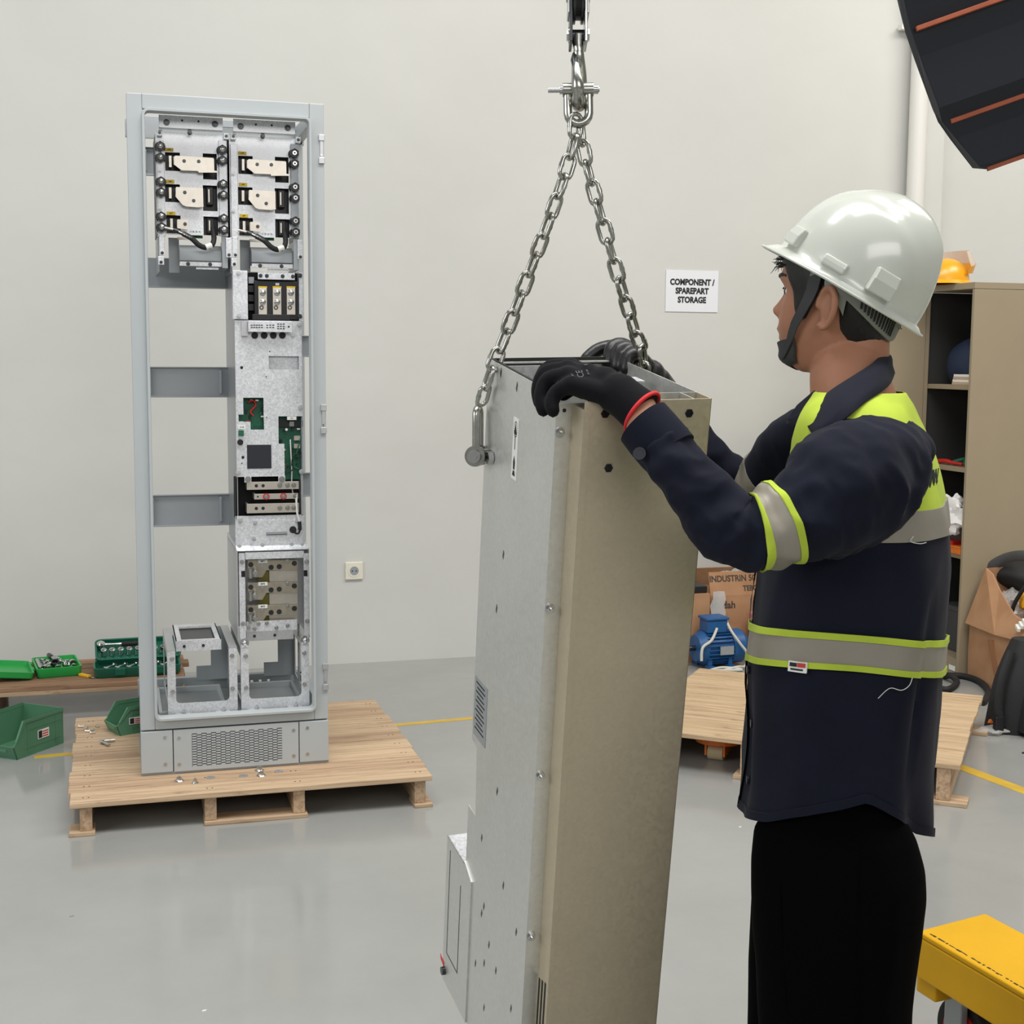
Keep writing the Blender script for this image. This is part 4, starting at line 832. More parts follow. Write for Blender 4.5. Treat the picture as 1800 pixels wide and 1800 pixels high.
# little punched slots
for y, z in ((.166, -.711), (.232, -.835), (.115, -.86), (.205, -.955), (.215, -.975), (.045, -.905), (.17, -1.01), (.13, -1.035), (.19, -1.06), (.18, -1.145), (.05, -1.055), (.085, -1.20), (.21, -.40), (.19, -.30), (.165, -.02), (.24, -.012), (.235, -1.09)):
    MB().prism([(-.0005, y-.0035, z+.003), (-.0005, y, z-.008), (-.0005, y+.0035, z-.003), (-.0005, y, z+.008)], (.0008, 0, 0)).build('punched_slot', 'dark_steel', ls)
# rear box
rb = MB().plate(.311, ZB, .415, -.93, 0, t, [], mapf=lambda p: Vector((p.y-.003, p.x, p.z))).prism([(0, .27, -.945), (0, .311, -.925), (0, .311, ZB), (0, .27, ZB)], (-.003, 0, 0)).box((0, .415-t, ZB), (.16, .415, -.93)).box((.158, .311, ZB), (.16, .415, -.93)).build('rear_box', 'panel_zinc', hs)
MB().box((-.003, .311, -.932), (.16, .415, -.930)).build('rear_box_top', 'zinc_bright', rb)
for (y0, z0, y1, z1) in ((.392, -1.17, .394, -.95), (.325, -1.17, .327, -.985), (.325, -1.172, .394, -1.17)): MB().box((-.0036, y0, z0), (-.003, y1, z1)).build('pressed_line', 'dark_steel', rb)
x0_ = Vector((-.006, .40, -1.215)); MB().cyl(x0_+V(.004, 0, 0), x0_+V(-.004, 0, 0), .008, n=16).build('plug', 'dark_steel', rb, smooth=40)
MB().prism([(-.004, .405, -1.20), (-.004, .43, -1.196), (-.004, .425, -1.206), (-.004, .405, -1.21)], (.001, 0, 0)).build('red_tag', 'red_plastic', rb)
# lifting lugs
def lug(x, s_): return MB().box((x, .270, -.175), (x+s_*.004, .318, -.135)).hexa((x+s_*.004, .262, -.155), (x+s_*.010, .262, -.155), .010).build('lifting_lug', 'steel', hs, bevel=.001)
# ------------------------------------------------------------------ chains, shackles, hook
def PW(x, y, z): return M4 @ V(x, y, z)
SH = PW(-.018, .285, -.158)                       # pin of the left shackle
SH2 = PW(W_+.016, .245, -.158)
MB().box((-.012, .272, -.168), (0, .284, -.146)).hexa((-.010, .262, -.156), (-.001, .262, -.156), .011).build('lifting_lug', 'steel', hs, smooth=30)
MB().box((W_, .22, -.17), (W_+.012, .232, -.146)).build('lifting_lug', 'steel', hs)
def shackle(name, lab, top, pin, pin_dir, wire, half, head_r, grp='bow shackles', tail=0):
    """U bow from pin eyes around 'top'; pin_dir = direction of the pin axis"""
    t_ = thing(name, lab, 'shackle', pin, grp); up = (top-pin); h = up.length; up = up.normalized(); pd = (pin_dir-up*pin_dir.dot(up)).normalized()
    pts = [pd*-half]
    for k in range(1, 4): pts.append(pd*-half+up*(h-half)*k/4)
    for k in range(9): a = PI*k/8; pts.append(pd*(-half*math.cos(a))+up*((h-half)+half*math.sin(a)))
    for k in range(3, 0, -1): pts.append(pd*half+up*(h-half)*k/4)
    pts.append(pd*half)
    MB().tube(pts, wire, 12).build('bow', 'chain_steel', t_, smooth=60)
    for s_ in (-1, 1): MB().ring(pd*(s_*half-wire*1.1), pd*(s_*half+wire*1.1), head_r*.98, wire*.9, 24).build('eye', 'chain_steel', t_, smooth=40)
    pn = MB().cyl(pd*(-half-wire*1.8), pd*(half+wire*1.6), wire*.95, n=14)
    if tail: pn.cyl(pd*(-half-wire*1.8), pd*(-half-wire*1.8-tail), wire*.6, n=10)
    pn.build('pin', 'steel', t_, smooth=40)
    MB().cyl(pd*(half+wire*1.2), pd*(half+wire*2.2), head_r*.62, n=20).cyl(pd*(half+wire*2.2), pd*(half+wire*2.5), head_r*.35, n=14).build('pin_head', 'steel', t_, smooth=40)
    return t_
TOPD = 2.13
toc = -CF                                           # towards the camera
shackle('bow_shackle', 'steel shackle bolted to the left side of the metal housing', SH+V(0, 0, .078), SH, (toc+CR*-.25).normalized(), .0062, .012, .0175)
LINK_L, LINK_W, WR = .0462, .027, .0036; PITCH_ = LINK_L-4*WR
def link_mesh():
    pts = []; hl = LINK_L/2-WR; rr = LINK_W/2-WR; st = hl-rr
    for k in range(7): a = PI*k/6; pts.append(V(rr*math.cos(a), 0, st+rr*math.sin(a)))
    for k in range(7): a = PI+PI*k/6; pts.append(V(rr*math.cos(a), 0, -st+rr*math.sin(a)))
    mb = MB().tube(pts, WR, 9, loop=True); mb.cyl((-rr, 0, -.003), (-rr, 0, .003), WR*1.18, n=9); return mb
_lk = link_mesh().build('link', 'chain_steel', None, smooth=60)
def chain(lab, path, roll0):
    """links strung along a polyline"""
    c = thing('lifting_chain', lab, 'chain', path[-1], 'lifting chains'); seg = catmull(path, 40); marks = [seg[0]]
    tot_ = sum((b_-a).length for a, b_ in zip(seg, seg[1:])); PT = tot_/round(tot_/PITCH_)*.9985
    for p_ in seg[1:]:
        while (p_-marks[-1]).length >= PT:
            marks.append(marks[-1]+(p_-marks[-1]).normalized()*PT)
    for i in range(len(marks)-1):
        a, b_ = marks[i], marks[i+1]; d = (a-b_).normalized(); mid = (a+b_)/2
        x = (CR-d*CR.dot(d)).normalized(); y = d.cross(x); M_ = Matrix((x, y, d)).transposed()
        M_ = M_ @ Matrix.Rotation(roll0+(PI/2 if i % 2 else 0)+random.uniform(-.15, .15), 3, 'Z')
        o = _lk.copy(); COL.objects.link(o); o.name = 'link'; o.parent = c; o.matrix_local = Matrix.Translation(mid-path[-1]) @ M_.to_4x4()
    return c
J = at(1017, 200, TOPD)
def mid(px_, py_, f, A, Z): q_ = at(px_, py_, A+(Z-A)*f); return q_
dl = (SH-CAM).dot(CF); dr = (PW(W_+.012, .22, -.02)-CAM).dot(CF)
chain('left lifting chain running down to the shackle on the housing', [at(1013, 204, TOPD), at(1006, 262, TOPD), at(972, 368, TOPD), at(930, 480, TOPD+.03), at(886, 595, (TOPD+dl)/2), PW(-.011, .262, -.018), PW(-.016, .272, -.05), SH+V(0, 0, .060)], .5)
chain('right lifting chain running down behind the far side of the housing', [at(1020, 216, TOPD+.012), at(1026, 268, TOPD+.015), at(1052, 365, TOPD+.02), at(1085, 480, TOPD+.04), at(1115, 580, (TOPD+dr)/2+.03), at(1132, 640, dr+.02), SH2+V(0, 0, .03)], 1.1)
bpy.data.objects.remove(_lk)
shackle('bow_shackle', 'steel bow shackle joining the two chains under the hook', at(1017, 218, TOPD), at(1016, 158, TOPD), CR, .0068, .0165, .011, tail=.018)
shackle('bow_shackle', 'steel shackle on the far side of the metal housing', SH2+V(0, 0, .055), SH2, -toc, .0062, .012, .0175)
# hook block
hb = thing('hoist_hook', 'steel hoist hook block at the top of the picture', 'hook', at(1016, 60, TOPD))
up = CU; o0 = at(1016, 60, TOPD); px_m = FPX/TOPD
def hq(dx, dy, dd=0): return CR*(dx/px_m)-CU*(dy/px_m)+CF*dd
for s_ in (-1, 1):
    MB().obox(hq(s_*13, -48), CR*.0022, CU*.062, CF*.026).build('side_plate', 'dark_steel' if s_ < 0 else 'steel', hb, bevel=.001)
    MB().obox(hq(s_*17, -70), CR*.0016, CU*.036, CF*.020).build('cheek', 'steel', hb, bevel=.001)
    MB().hexa(hq(s_*14, 2), hq(s_*20, 2), .0095).cyl(hq(s_*14, 2), hq(s_*17, 2), .012, n=18).build('pin_nut', 'steel', hb, smooth=30)
    MB().hexa(hq(s_*14, -64), hq(s_*21, -64), .008).build('axle_nut', 'steel', hb, smooth=30)
MB().cyl(hq(-10, -64), hq(10, -64), .034, n=28).build('sheave', 'black_plastic', hb, smooth=40)
for s_ in (-1, 1): MB().ring(hq(s_*9, -64), hq(s_*5, -64), .040, .030, 28).build('sheave_flange', 'dark_steel', hb, smooth=40)
MB().cyl(hq(-12, 2), hq(12, 2), .0085, n=16).build('cross_pin', 'dark_steel', hb, smooth=40)
MB().tube([hq(0, 2), hq(0, 14), hq(1, 28), hq(1, 34)], [.0105, .009, .008, .0075], 14).build('shank', 'chain_steel', hb, smooth=50)
pts = [hq(1, 26), hq(1, 44, .004), hq(3, 62, .022), hq(4, 86, .034), hq(3, 108, .028), hq(2, 122, .004), hq(0, 116, -.018), hq(-2, 98, -.027), hq(-4, 76, -.024), hq(-4, 58, -.018)]
hk = MB().tube(catmull(pts, 6), [.0075+.0055*math.sin(PI*min(1, k/40)) if k < 40 else .010-.006*(k-40)/14 for k in range(55)], 14).build('hook', 'chain_steel', hb, smooth=60)
MB().tube([hq(-5, 36), hq(-8, 48, -.008), hq(-6, 66, -.019)], [.005, .005, .004], 8).build('latch', 'dark_steel', hb, smooth=50)
# ------------------------------------------------------------------ right-hand pallet on an orange pallet jack
P3Z = .14
c4 = [onZ(1095, 1277, P3Z), onZ(1686, 1346, P3Z), onZ(1734, 1222, P3Z), onZ(1258, 1178, P3Z)]
fx = (c4[1]-c4[0]); wd = fx.length; ax_ = fx.normalized(); ay_ = Vector((-ax_.y, ax_.x, 0)); dpt = ((c4[2]-c4[1]).dot(ay_)+(c4[3]-c4[0]).dot(ay_))/2
p3 = thing('wooden_pallet', 'plywood topped pallet behind the worker resting near an orange pallet jack', 'pallet', (c4[0].x, c4[0].y, 0), rot=(0, 0, math.atan2(ax_.y, ax_.x)))
n3 = 9; bw_ = dpt/n3
for k in range(n3): board('plank', p3, (random.uniform(-.004, .004), k*bw_, P3Z-.016), (wd+random.uniform(-.004, .004), (k+1)*bw_-.0015, P3Z), 'ply')
for x in (.03, wd*.37, wd*.62, wd-.07): board('stringer', p3, (x, .01, .014), (x+.045, dpt-.01, P3Z-.016), 'pine_worn', 'y')
for x in (.0, wd*.35, wd-.10):
    for y in (0, dpt-.09): board('runner', p3, (x, y, 0), (x+.13 if x else .1, y+.09, .014), 'pine')
mat('jack_orange', (222, 116, 36), .4, var=.15, vscale=14); mat('jack_wheel', (196, 176, 140), .5)
p = onZ(1270, 1338, 0); oj = thing('pallet_jack', 'orange pallet jack fork tip under the plywood pallet', 'pallet jack', (p.x, p.y+.04, 0), rot=(0, 0, math.atan2(ax_.y, ax_.x)))
arc = [(.085*math.cos(a), -.075*math.sin(a)) for a in [PI*k/12 for k in range(13)]]
MB().prism([(x, y, .062) for x, y in arc]+[(-.085, .7, .062), (.085, .7, .062)], (0, 0, .04)).build('fork', 'jack_orange', oj, bevel=.006)
MB().cyl((-.028, -.02, .03), (.028, -.02, .03), .03, n=24).build('roller', 'jack_wheel', oj, smooth=40)
for s_ in (-1, 1): MB().box((s_*.034-.004, -.05, .02), (s_*.034+.004, .05, .068)).build('roller_bracket', 'jack_orange', oj, bevel=.002)
# ------------------------------------------------------------------ cardboard boxes by the wall
m, nt, b = newmat('cardboard'); v = coords(nt, (1, 1, 1)); n = N(nt, 'ShaderNodeTexNoise', Scale=9, Detail=6.0); nt.links.new(v, n.inputs['Vector'])
nt.links.new(ramp(nt, n.outputs['Fac'], [(.3, s2l((160, 118, 84))[:3]), (.7, s2l((180, 138, 102))[:3])]), b.inputs['Base Color']); b.inputs['Roughness'].default_value = .85
mat('cardboard_edge', (196, 160, 122), .9); mat('box_ink', (70, 62, 56), .8); mat('clear_film', (225, 225, 222), .15, trans=.0, alpha=.45, bmp=.9, bscale=40); mat('tape', (150, 104, 70), .3)
def crate(lab, loc, rz, L_, W_, H_, flaps=(), th=.005):
    t = thing('cardboard_box', lab, 'box', loc, None, (0, 0, rz))
    MB().box((0, 0, 0), (L_, th, H_)).build('front_wall', 'cardboard', t); MB().box((0, W_-th, 0), (L_, W_, H_)).build('back_wall', 'cardboard', t)
    MB().box((0, th, 0), (th, W_-th, H_)).build('side_wall', 'cardboard', t); MB().box((L_-th, th, 0), (L_, W_-th, H_)).build('side_wall', 'cardboard', t)
    MB().box((th, th, 0), (L_-th, W_-th, th)).build('bottom', 'cardboard', t)
    for side, ln, a in flaps:
        if side == 'f': mb = MB().box((0, 0, 0), (L_, th, ln)); mb.xform(Matrix.Translation((0, 0, H_)) @ Matrix.Rotation(a, 4, 'X'))
        elif side == 'b': mb = MB().box((0, 0, 0), (L_, th, ln)); mb.xform(Matrix.Translation((0, W_, H_)) @ Matrix.Rotation(-a, 4, 'X'))
        elif side == 'l': mb = MB().box((0, 0, 0), (th, W_, ln)); mb.xform(Matrix.Translation((0, 0, H_)) @ Matrix.Rotation(-a, 4, 'Y'))
        else: mb = MB().box((-th, 0, 0), (0, W_, ln)); mb.xform(Matrix.Translation((L_, 0, H_)) @ Matrix.Rotation(a, 4, 'Y'))
        mb.build('flap', 'cardboard', t)
    return t
def wpt(px_, py_, Y): q_ = onY(px_, py_, Y); return q_
YB = onZ(1290, 1158, 0).y
a = onY(1246, 1165, YB); e = onY(1372, 1165, YB); hB = onY(1290, 1046, YB).z
t = crate('open cardboard box with printed lettering behind the blue motor', (a.x, YB, 0), 0, e.x-a.x, .30, hB, [('f', .115, math.radians(-14)), ('b', .10, math.radians(-20)), ('r', .10, .5)])
x, z = onY(1278, 1062, YB-.001).x-a.x, onY(1278, 1062, YB).z
text('printing', 'Mudah', .048, 'box_ink', t, facing_y((x-.02, -.001, z-.005)), bold=.001)
rotf = Matrix.Translation((0, 0, hB)) @ Matrix.Rotation(math.radians(-14), 4, 'X')
text('printing', 'INDUSTRIN 50 LTR', .042, 'box_ink', t, rotf @ facing_y((.16, -.001, .080)), bold=.001, sx=.9)
text('printing', 'TEBO 50', .036, 'box_ink', t, rotf @ facing_y((.235, -.001, .030)), bold=.001, sx=.9)
YA = YB-.03; a2 = onY(1205, 1165, YA); e2 = onY(1247, 1165, YA); h2 = onY(1228, 1046, YA).z
t = crate('narrow closed cardboard box left of the printed one by the wall', (a2.x-.05, YA, 0), 0, e2.x-a2.x+.045, .26, h2)
MB().box((0, 0, h2), (e2.x-a2.x+.045, .26, h2+.004)).build('lid', 'cardboard', t)
# black tray and pale board behind
z0 = h2+.004; q = onY(1240, 1040, YA+.02)
tg = MB().box((a2.x-.03, YA+.02, z0), (q.x+.01, YA+.24, z0+.035)).build('black_tray', 'black_plastic', bevel=.004); tag(tg, 'flat black plastic tray on the narrow cardboard box', 'tray')
q = onY(1218, 985, YB+.12); q2 = onY(1196, 985, YB+.12)
tg = MB().box((q2.x-.05, YB+.34, 0), (q.x+.02, YB+.37, q.z+.02)).build('cardboard_sheet', 'cardboard_edge'); tag(tg, 'upright sheet of cardboard leaning on the wall behind the boxes', 'cardboard')
# crumpled film in the box and sticks
def crumple(name, lab, c, r, m, seed, cat, n=20, k=9, amp=.45):
    mb = MB().sphere((0, 0, 0), r, n, k*2)
    for i, p_ in enumerate(mb.v): mb.v[i] = p_*(1+amp*pnoise(p_*(1.6/max(r))+Vector((seed, 0, 0)))+amp*.6*pnoise(p_*(4.5/max(r))+Vector((0, seed, 0))))
    o = mb.build(name, m, None, smooth=25); o.location = c; return tag(o, lab, cat)
q = onY(1302, 1018, YB+.10); crumple('plastic_wrap', 'crumpled clear plastic wrap in the printed cardboard box', (q.x, YB+.16, q.z-.02), (.085, .07, .06), 'clear_film', 3, 'plastic wrap')
for k in range(4):
    q0 = onY(1322+k*6, 1052, YB+.2); q1 = onY(1336+k*6, 985, YB+.22)
    tag(MB().tube([(q0.x, YB+.2, q0.z-.2), (q1.x, YB+.23, q1.z)], .006, 6).build('wooden_stick', 'pine'), 'thin wooden stick standing in the printed cardboard box', 'stick', 'sticks in the cardboard box')
q = onY(1262, 1088, YB-.02); q0 = onY(1252, 1040, YB-.02); q1 = onY(1272, 1150, YB-.02)
mb = MB(); rows = []
for i in range(9):
    f = i/8; z = q0.z+(q1.z+.03-q0.z)*f; w0 = .028+.012*math.sin(f*5); rows.append([Vector((q.x+(j/4-.5)*2*w0+.006*math.sin(i*2.3), YB-.020-.006*math.sin(j*2.1+i), z)) for j in range(5)])
mb.loft([r_+[p_+V(0, .002, 0) for p_ in r_[::-1]] for r_ in rows]); tag(mb.build('film_strip', 'clear_film', None, smooth=30), 'strip of grey plastic film hanging down the cardboard box front', 'plastic film')
# ------------------------------------------------------------------ blue motor
mat('motor_blue', (26, 84, 138), .45, var=.12, vscale=12); mat('cable_grey', (196, 194, 184), .5)
p = onZ(1270, 1176, 0); mo = thing('electric_motor', 'blue electric motor with cooling fins on the floor', 'motor', (p.x, p.y+.07, 0), rot=(0, 0, .05))
r = .078; cz = .093
MB().cyl((-.08, 0, cz), (.055, 0, cz), r*.93, n=32).build('stator', 'motor_blue', mo, smooth=40)
for k in range(26):
    a = 2*PI*k/26; d = Vector((0, math.cos(a), math.sin(a))); MB().obox(V(-.015, 0, cz)+d*r*.96, V(.066, 0, 0), d*.010, V(0, -d.z, d.y)*.0018).build('fin', 'motor_blue', mo)
MB().cyl((-.115, 0, cz), (-.08, 0, cz), r*.80, r*1.02, n=32).cyl((-.08, 0, cz), (-.072, 0, cz), r*1.02, n=32).build('end_shield', 'motor_blue', mo, smooth=40)
MB().cyl((.055, 0, cz), (.115, 0, cz), r*1.04, n=32).cyl((.115, 0, cz), (.138, 0, cz), r*1.04, r*.8, n=32).build('fan_cowl', 'motor_blue', mo, smooth=40)
MB().cyl((-.165, 0, cz), (-.115, 0, cz), .013, n=16).build('shaft', 'dark_steel', mo, smooth=40)
MB().box((-.075, -.05, cz+.075), (.03, .04, cz+.135)).box((-.082, -.056, cz+.135), (.036, .046, cz+.150)).build('terminal_box', 'motor_blue', mo, bevel=.006)
MB().box((-.025, -r-.010, cz-.022), (.045, -r-.002, cz+.018)).build('name_plate', 'zinc_plain', mo)
for x in (-.065, .04):
    for s_ in (-1, 1): MB().box((x-.016, s_*.07-.03, 0), (x+.016, s_*.07+.03, .018)).box((x-.010, s_*.055-.012, .018), (x+.010, s_*.055+.012, .06)).build('foot', 'motor_blue', mo, bevel=.002)
cb = MB().tube(catmull([V(-.03, -.055, cz+.10), V(-.07, -.08, cz+.05), V(-.12, -.09, cz+.02), V(-.13, -.10, cz-.04)], 6), .007, 8).build('lead', 'cable_grey', mo, smooth=60)
MB().tube(catmull([V(.03, -.02, cz+.14), V(.035, -.07, cz+.09), V(.07, -.10, cz+.03), V(.105, -.105, cz-.02), V(.095, -.11, cz-.075), V(.04, -.13, .02), V(-.05, -.135, .008), V(-.10, -.12, .008), V(-.03, -.12, .02), V(.06, -.145, .008), V(-.11, -.135, .014)], 6), .0065, 8).build('lead', 'cable_grey', mo, smooth=60)
# pink and teal bag
q = onY(1321, 1160, YB-.06); mat('pink_plastic', (206, 120, 128), .5); mat('teal_plastic', (14, 92, 112), .5)
bg_ = thing('carrier_bag', 'pink and teal carrier bag standing beside the blue motor', 'bag', (q.x+.03, YB-.09, 0)); hb_ = onY(1321, 1073, YB-.06).z
MB().prism([(-.045, -.05, 0), (.08, -.05, 0), (.09, -.05, hb_*.8), (.05, -.05, hb_), (-.04, -.05, hb_*.97)], (0, .10, 0)).build('body', 'pink_plastic', bg_, bevel=.01)
MB().prism([(-.02, -.052, .03), (.078, -.052, .03), (.085, -.052, hb_*.72), (-.01, -.052, hb_*.70)], (0, .02, 0)).build('printed_panel', 'teal_plastic', bg_)
# ------------------------------------------------------------------ beige locker with open front, side to the camera
NB = onZ(1683, 1190, 0); LX, LY = NB.x, NB.y
def onX(px_, py_, X):
    v_ = ray(px_, py_); return CAM+v_*(X/v_.x)
far = onX(1619, 700, LX).y; LH = (onX(1705, 497, LX).z)
far = min(far, WALLY-.02); LD = far-LY; LDEP = .45
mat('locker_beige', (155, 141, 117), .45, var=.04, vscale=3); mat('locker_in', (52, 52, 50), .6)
lk = thing('metal_locker', 'beige metal storage locker with its open shelves facing left', 'locker', (LX, LY, 0)); t = .018
MB().box((0, 0, 0), (LDEP, .004, LH-.029)).box((.0, .0041, .001), (.022, t, LH-.029)).build('side_panel', 'locker_beige', lk, bevel=.002)
MB().box((0, LD-.004, 0), (LDEP, LD, LH-.029)).box((0, LD-t, .001), (.022, LD-.0041, LH-.029)).build('side_panel', 'locker_beige', lk, bevel=.002)
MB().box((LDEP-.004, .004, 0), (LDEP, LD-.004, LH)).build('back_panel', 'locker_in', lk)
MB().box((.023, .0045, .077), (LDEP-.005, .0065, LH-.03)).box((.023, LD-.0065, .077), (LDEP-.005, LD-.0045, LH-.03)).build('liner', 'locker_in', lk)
MB().box((-.001, -.001, LH-.028), (LDEP, LD+.001, LH+.002)).build('top', 'locker_beige', lk, bevel=.002)
MB().box((.002, .0185, 0), (.018, LD-.0185, .07)).box((.002, .0185, .0702), (LDEP-.006, LD-.0185, .076)).build('plinth', 'locker_beige', lk, bevel=.002)
SHZ = [onX(1690, 677, LX).z, onX(1690, 823, LX).z, onX(1690, 977, LX).z]
for z in SHZ: MB().box((.0235, .007, z-.022), (LDEP-.006, LD-.007, z)).build('shelf', 'locker_beige', lk, bevel=.002)
dr = MB().box((-.50, LD-.022, .075), (-.002, LD-.002, LH-.03)).build('door', 'locker_beige', lk, bevel=.003)
MB().box((-.44, LD-.034, LH*.5), (-.40, LD-.022, LH*.56)).build('handle', 'dark_steel', dr, bevel=.002)
MB().box((-.001, .02, .022), (0, .07, .045)).build('sticker', 'white_label', lk)
# things on the shelves
mat('navy_bag', (26, 40, 66), .7, bmp=.4, bscale=30); mat('skin_paper', (196, 168, 140), .7); mat('grey_tool', (70, 72, 74), .5)
def put(name, lab, cat, mb, m, loc, bev=.002, sm_=None, grp=None):
    o = mb.build(name, m, None, smooth=sm_, bevel=bev); o.location = loc; return tag(o, lab, cat, grp)
o = MB().sphere((0, 0, 0), (.12, .13, .10), 22, 14)
for i, p_ in enumerate(o.v): o.v[i] = Vector((p_.x, p_.y, max(-.085, p_.z*(1.25+.5*pnoise(p_*9)))))
put('duffel_bag', 'dark navy duffel bag on the top shelf of the locker', 'bag', o, 'navy_bag', (LX+.18, LY+LD*.62, SHZ[0]+.086), 0, 60)
for k in range(4):
    put('booklet', ('bottom', 'second', 'third', 'topmost')[k]+' booklet of the pile on the top locker shelf', 'booklet', MB().box((-.06, -.08+.008*(k % 2), 0), (.05+.01*(k % 3), .08, .0115)), ('skin_paper', 'white_label')[k % 2], (LX+.09, LY+.11-.004*k, SHZ[0]+.0005+k*.012), .0008, None, 'booklets on the top shelf')
put('pliers', 'red handled pliers on the second locker shelf', 'pliers', MB().tube(catmull([V(0, .10, .012), V(0, .04, .016), V(0, -.02, .012), V(.01, -.08, .01)], 4), [.011]*7+[.008]*6, 8), 'red_plastic', (LX+.06, LY+LD*.55, SHZ[1]), 0, 60)
put('cable_coil', 'dark green cable bundle on the second locker shelf', 'cable', MB().tube(catmull([V(0, .10, .012), V(.03, .05, .03), V(0, 0, .012), V(.02, -.06, .028), V(0, -.10, .012)], 5), .012, 8), 'green_dark', (LX+.07, LY+LD*.28, SHZ[1]), 0, 60)
put('flat_case', 'flat dark case lying on the second locker shelf', 'case', MB().box((-.06, -.12, 0), (.08, .12, .02)), 'grey_tool', (LX+.22, LY+LD*.45, SHZ[1]), .004)
mat('white_cloth', (232, 230, 228), .85)
crumple('cloth', 'crumpled white cloth hanging from the third locker compartment', (LX+.005, LY+.10, SHZ[2]+.19), (.045, .075, .085), 'white_cloth', 5, 'cloth')
put('storage_case', 'black tool case standing on the third locker shelf', 'case', MB().box((-.1, -.13, 0), (.12, .13, .16)), 'grey_tool', (LX+.17, LY+LD*.5, SHZ[2]), .006)
put('spool', 'black reel on the third locker shelf beside the orange box', 'reel', MB().cyl((0, 0, 0), (0, 0, .09), .035, n=18).cyl((0, 0, 0), (0, 0, .008), .045, n=18).cyl((0, 0, .082), (0, 0, .09), .045, n=18), 'black_plastic', (LX+.10, LY+.075, SHZ[2]), 0, 40)
put('parts_box', 'small orange box on the third locker shelf', 'box', MB().box((-.03, -.045, 0), (.03, .045, .032)).box((-.032, -.047, .028), (.032, .047, .036)), 'jack_orange', (LX+.035, LY+.075, SHZ[2]), .003)
put('parts_box', 'small crimson box on the third locker shelf', 'box', MB().box((-.03, -.05, 0), (.03, .05, .05)).box((-.032, -.052, .045), (.032, .052, .055)), 'red_plastic', (LX+.05, LY+LD*.42, SHZ[2]+.0), .003)
put('toner_box', 'dark box on the floor of the locker', 'box', MB().box((-.1, -.12, 0), (.1, .12, .20)).box((-.102, -.122, .19), (.102, .122, .215)), 'grey_tool', (LX+.2, LY+LD*.5, .0765), .004)
# two yellow hard hats on the locker
mat('helmet_yellow', (232, 164, 22), .3, spec=.6); mat('visor_clear', (226, 214, 198), .15, alpha=.7)
q = onX(1672, 497, LX+.0)
hx0 = max(onY(1650, 480, LY+.25).x, LX+.02)
hh_ = thing('hard_hat', 'orange yellow hard hat with raised clear visor on top of the locker', 'hard hat', (hx0, LY+.25, LH+.0025), rot=(0, 0, .3))
n_ = 32; rings = []
for k in range(10):
    t_ = PI/2*k/9.0; rr = math.cos(t_); rings.append([Vector((.110*rr*math.cos(2*PI*i/n_), .095*rr*math.sin(2*PI*i/n_), .012+.108*math.sin(t_))) for i in range(n_)])
MB().loft(rings, caps=False).build('shell', 'helmet_yellow', hh_, smooth=60)
MB().loft([[Vector((.132*math.cos(2*PI*i/n_)*(1.15 if math.cos(2*PI*i/n_) > 0 else 1.0), .105*math.sin(2*PI*i/n_), .002)) for i in range(n_)], [Vector((.108*math.cos(2*PI*i/n_), .093*math.sin(2*PI*i/n_), .020)) for i in range(n_)]], caps=False).build('brim', 'helmet_yellow', hh_, smooth=60)
MB().loft([[Vector((.115*math.cos(a)+.01, .102*math.sin(a), .045+.01*math.cos(a))) for a in [-1.5+3*i/16 for i in range(17)]], [Vector((.140*math.cos(a)+.005, .112*math.sin(a), .075+.03*math.cos(a))) for a in [-1.5+3*i/16 for i in range(17)]]], caps=False, closed=False).build('brow_guard', 'helmet_yellow', hh_, smooth=60)
MB().loft([[Vector((.140*math.cos(a)+.005, .112*math.sin(a), .072+.03*math.cos(a))) for a in [-1.4+2.8*i/16 for i in range(17)]], [Vector((.105*math.cos(a)-.01, .10*math.sin(a), .145+.015*math.cos(a))) for a in [-1.4+2.8*i/16 for i in range(17)]]], caps=False, closed=False).build('visor', 'visor_clear', hh_, smooth=60)
# ------------------------------------------------------------------ hose, right-hand box, backpack, litter
pts = [onZ(1640, 1206, .014), onZ(1665, 1212, .014), onZ(1682, 1200, .014), onZ(1672, 1188, .030), onZ(1660, 1188, .014), onZ(1690, 1188, .014), onZ(1720, 1197, .014), onZ(1737, 1214, .014), onZ(1733, 1229, .014), onZ(1726, 1235, .014)]
tag(MB().tube(catmull(pts, 8), .014, 10).build('hose', 'black_rubber', None, smooth=60), 'black rubber hose curling on the floor in front of the locker', 'hose')
BX = onZ(1702, 1193, 0).x+.004; BY = LY-.03
bx2 = thing('cardboard_box', 'big sagging cardboard box full of odds and ends in front of the locker', 'box', (BX, BY, 0), rot=(0, 0, -PI/2))
hL = onX(1700, 1092, BX).z; hT = onX(1728, 997, BX+.06).z; Lb = .46; Wb = .50
rr_ = [(0, 0), (Lb*.5, -.02), (Lb, 0), (Lb+.02, Wb*.5), (Lb, Wb), (Lb*.5, Wb+.02), (0, Wb), (-.01, Wb*.5)]
MB().loft([[Vector((x, y, 0)) for x, y in rr_], [Vector((x*1.02-.005, y*1.02, hL*.5)) for x, y in rr_], [Vector((x, y, hL)) for x, y in rr_], [Vector((x*.98+.006, y*.98+.004, hL)) for x, y in rr_], [Vector((x*.98+.006, y*.98+.004, .01)) for x, y in rr_]]).build('body', 'cardboard', bx2, smooth=25)
fl = [Vector((-.006, -.022, hL-.004)), Vector((Lb*.5, -.034, hL-.012)), Vector((Lb*1.0, -.026, hL-.006)), Vector((Lb*1.04, .0, hL+.05)), Vector((Lb*.62, .02, hL+.085)), Vector((.14, .045, hL+.17)), Vector((.07, .055, hT-.02)), Vector((.03, .05, hT))]
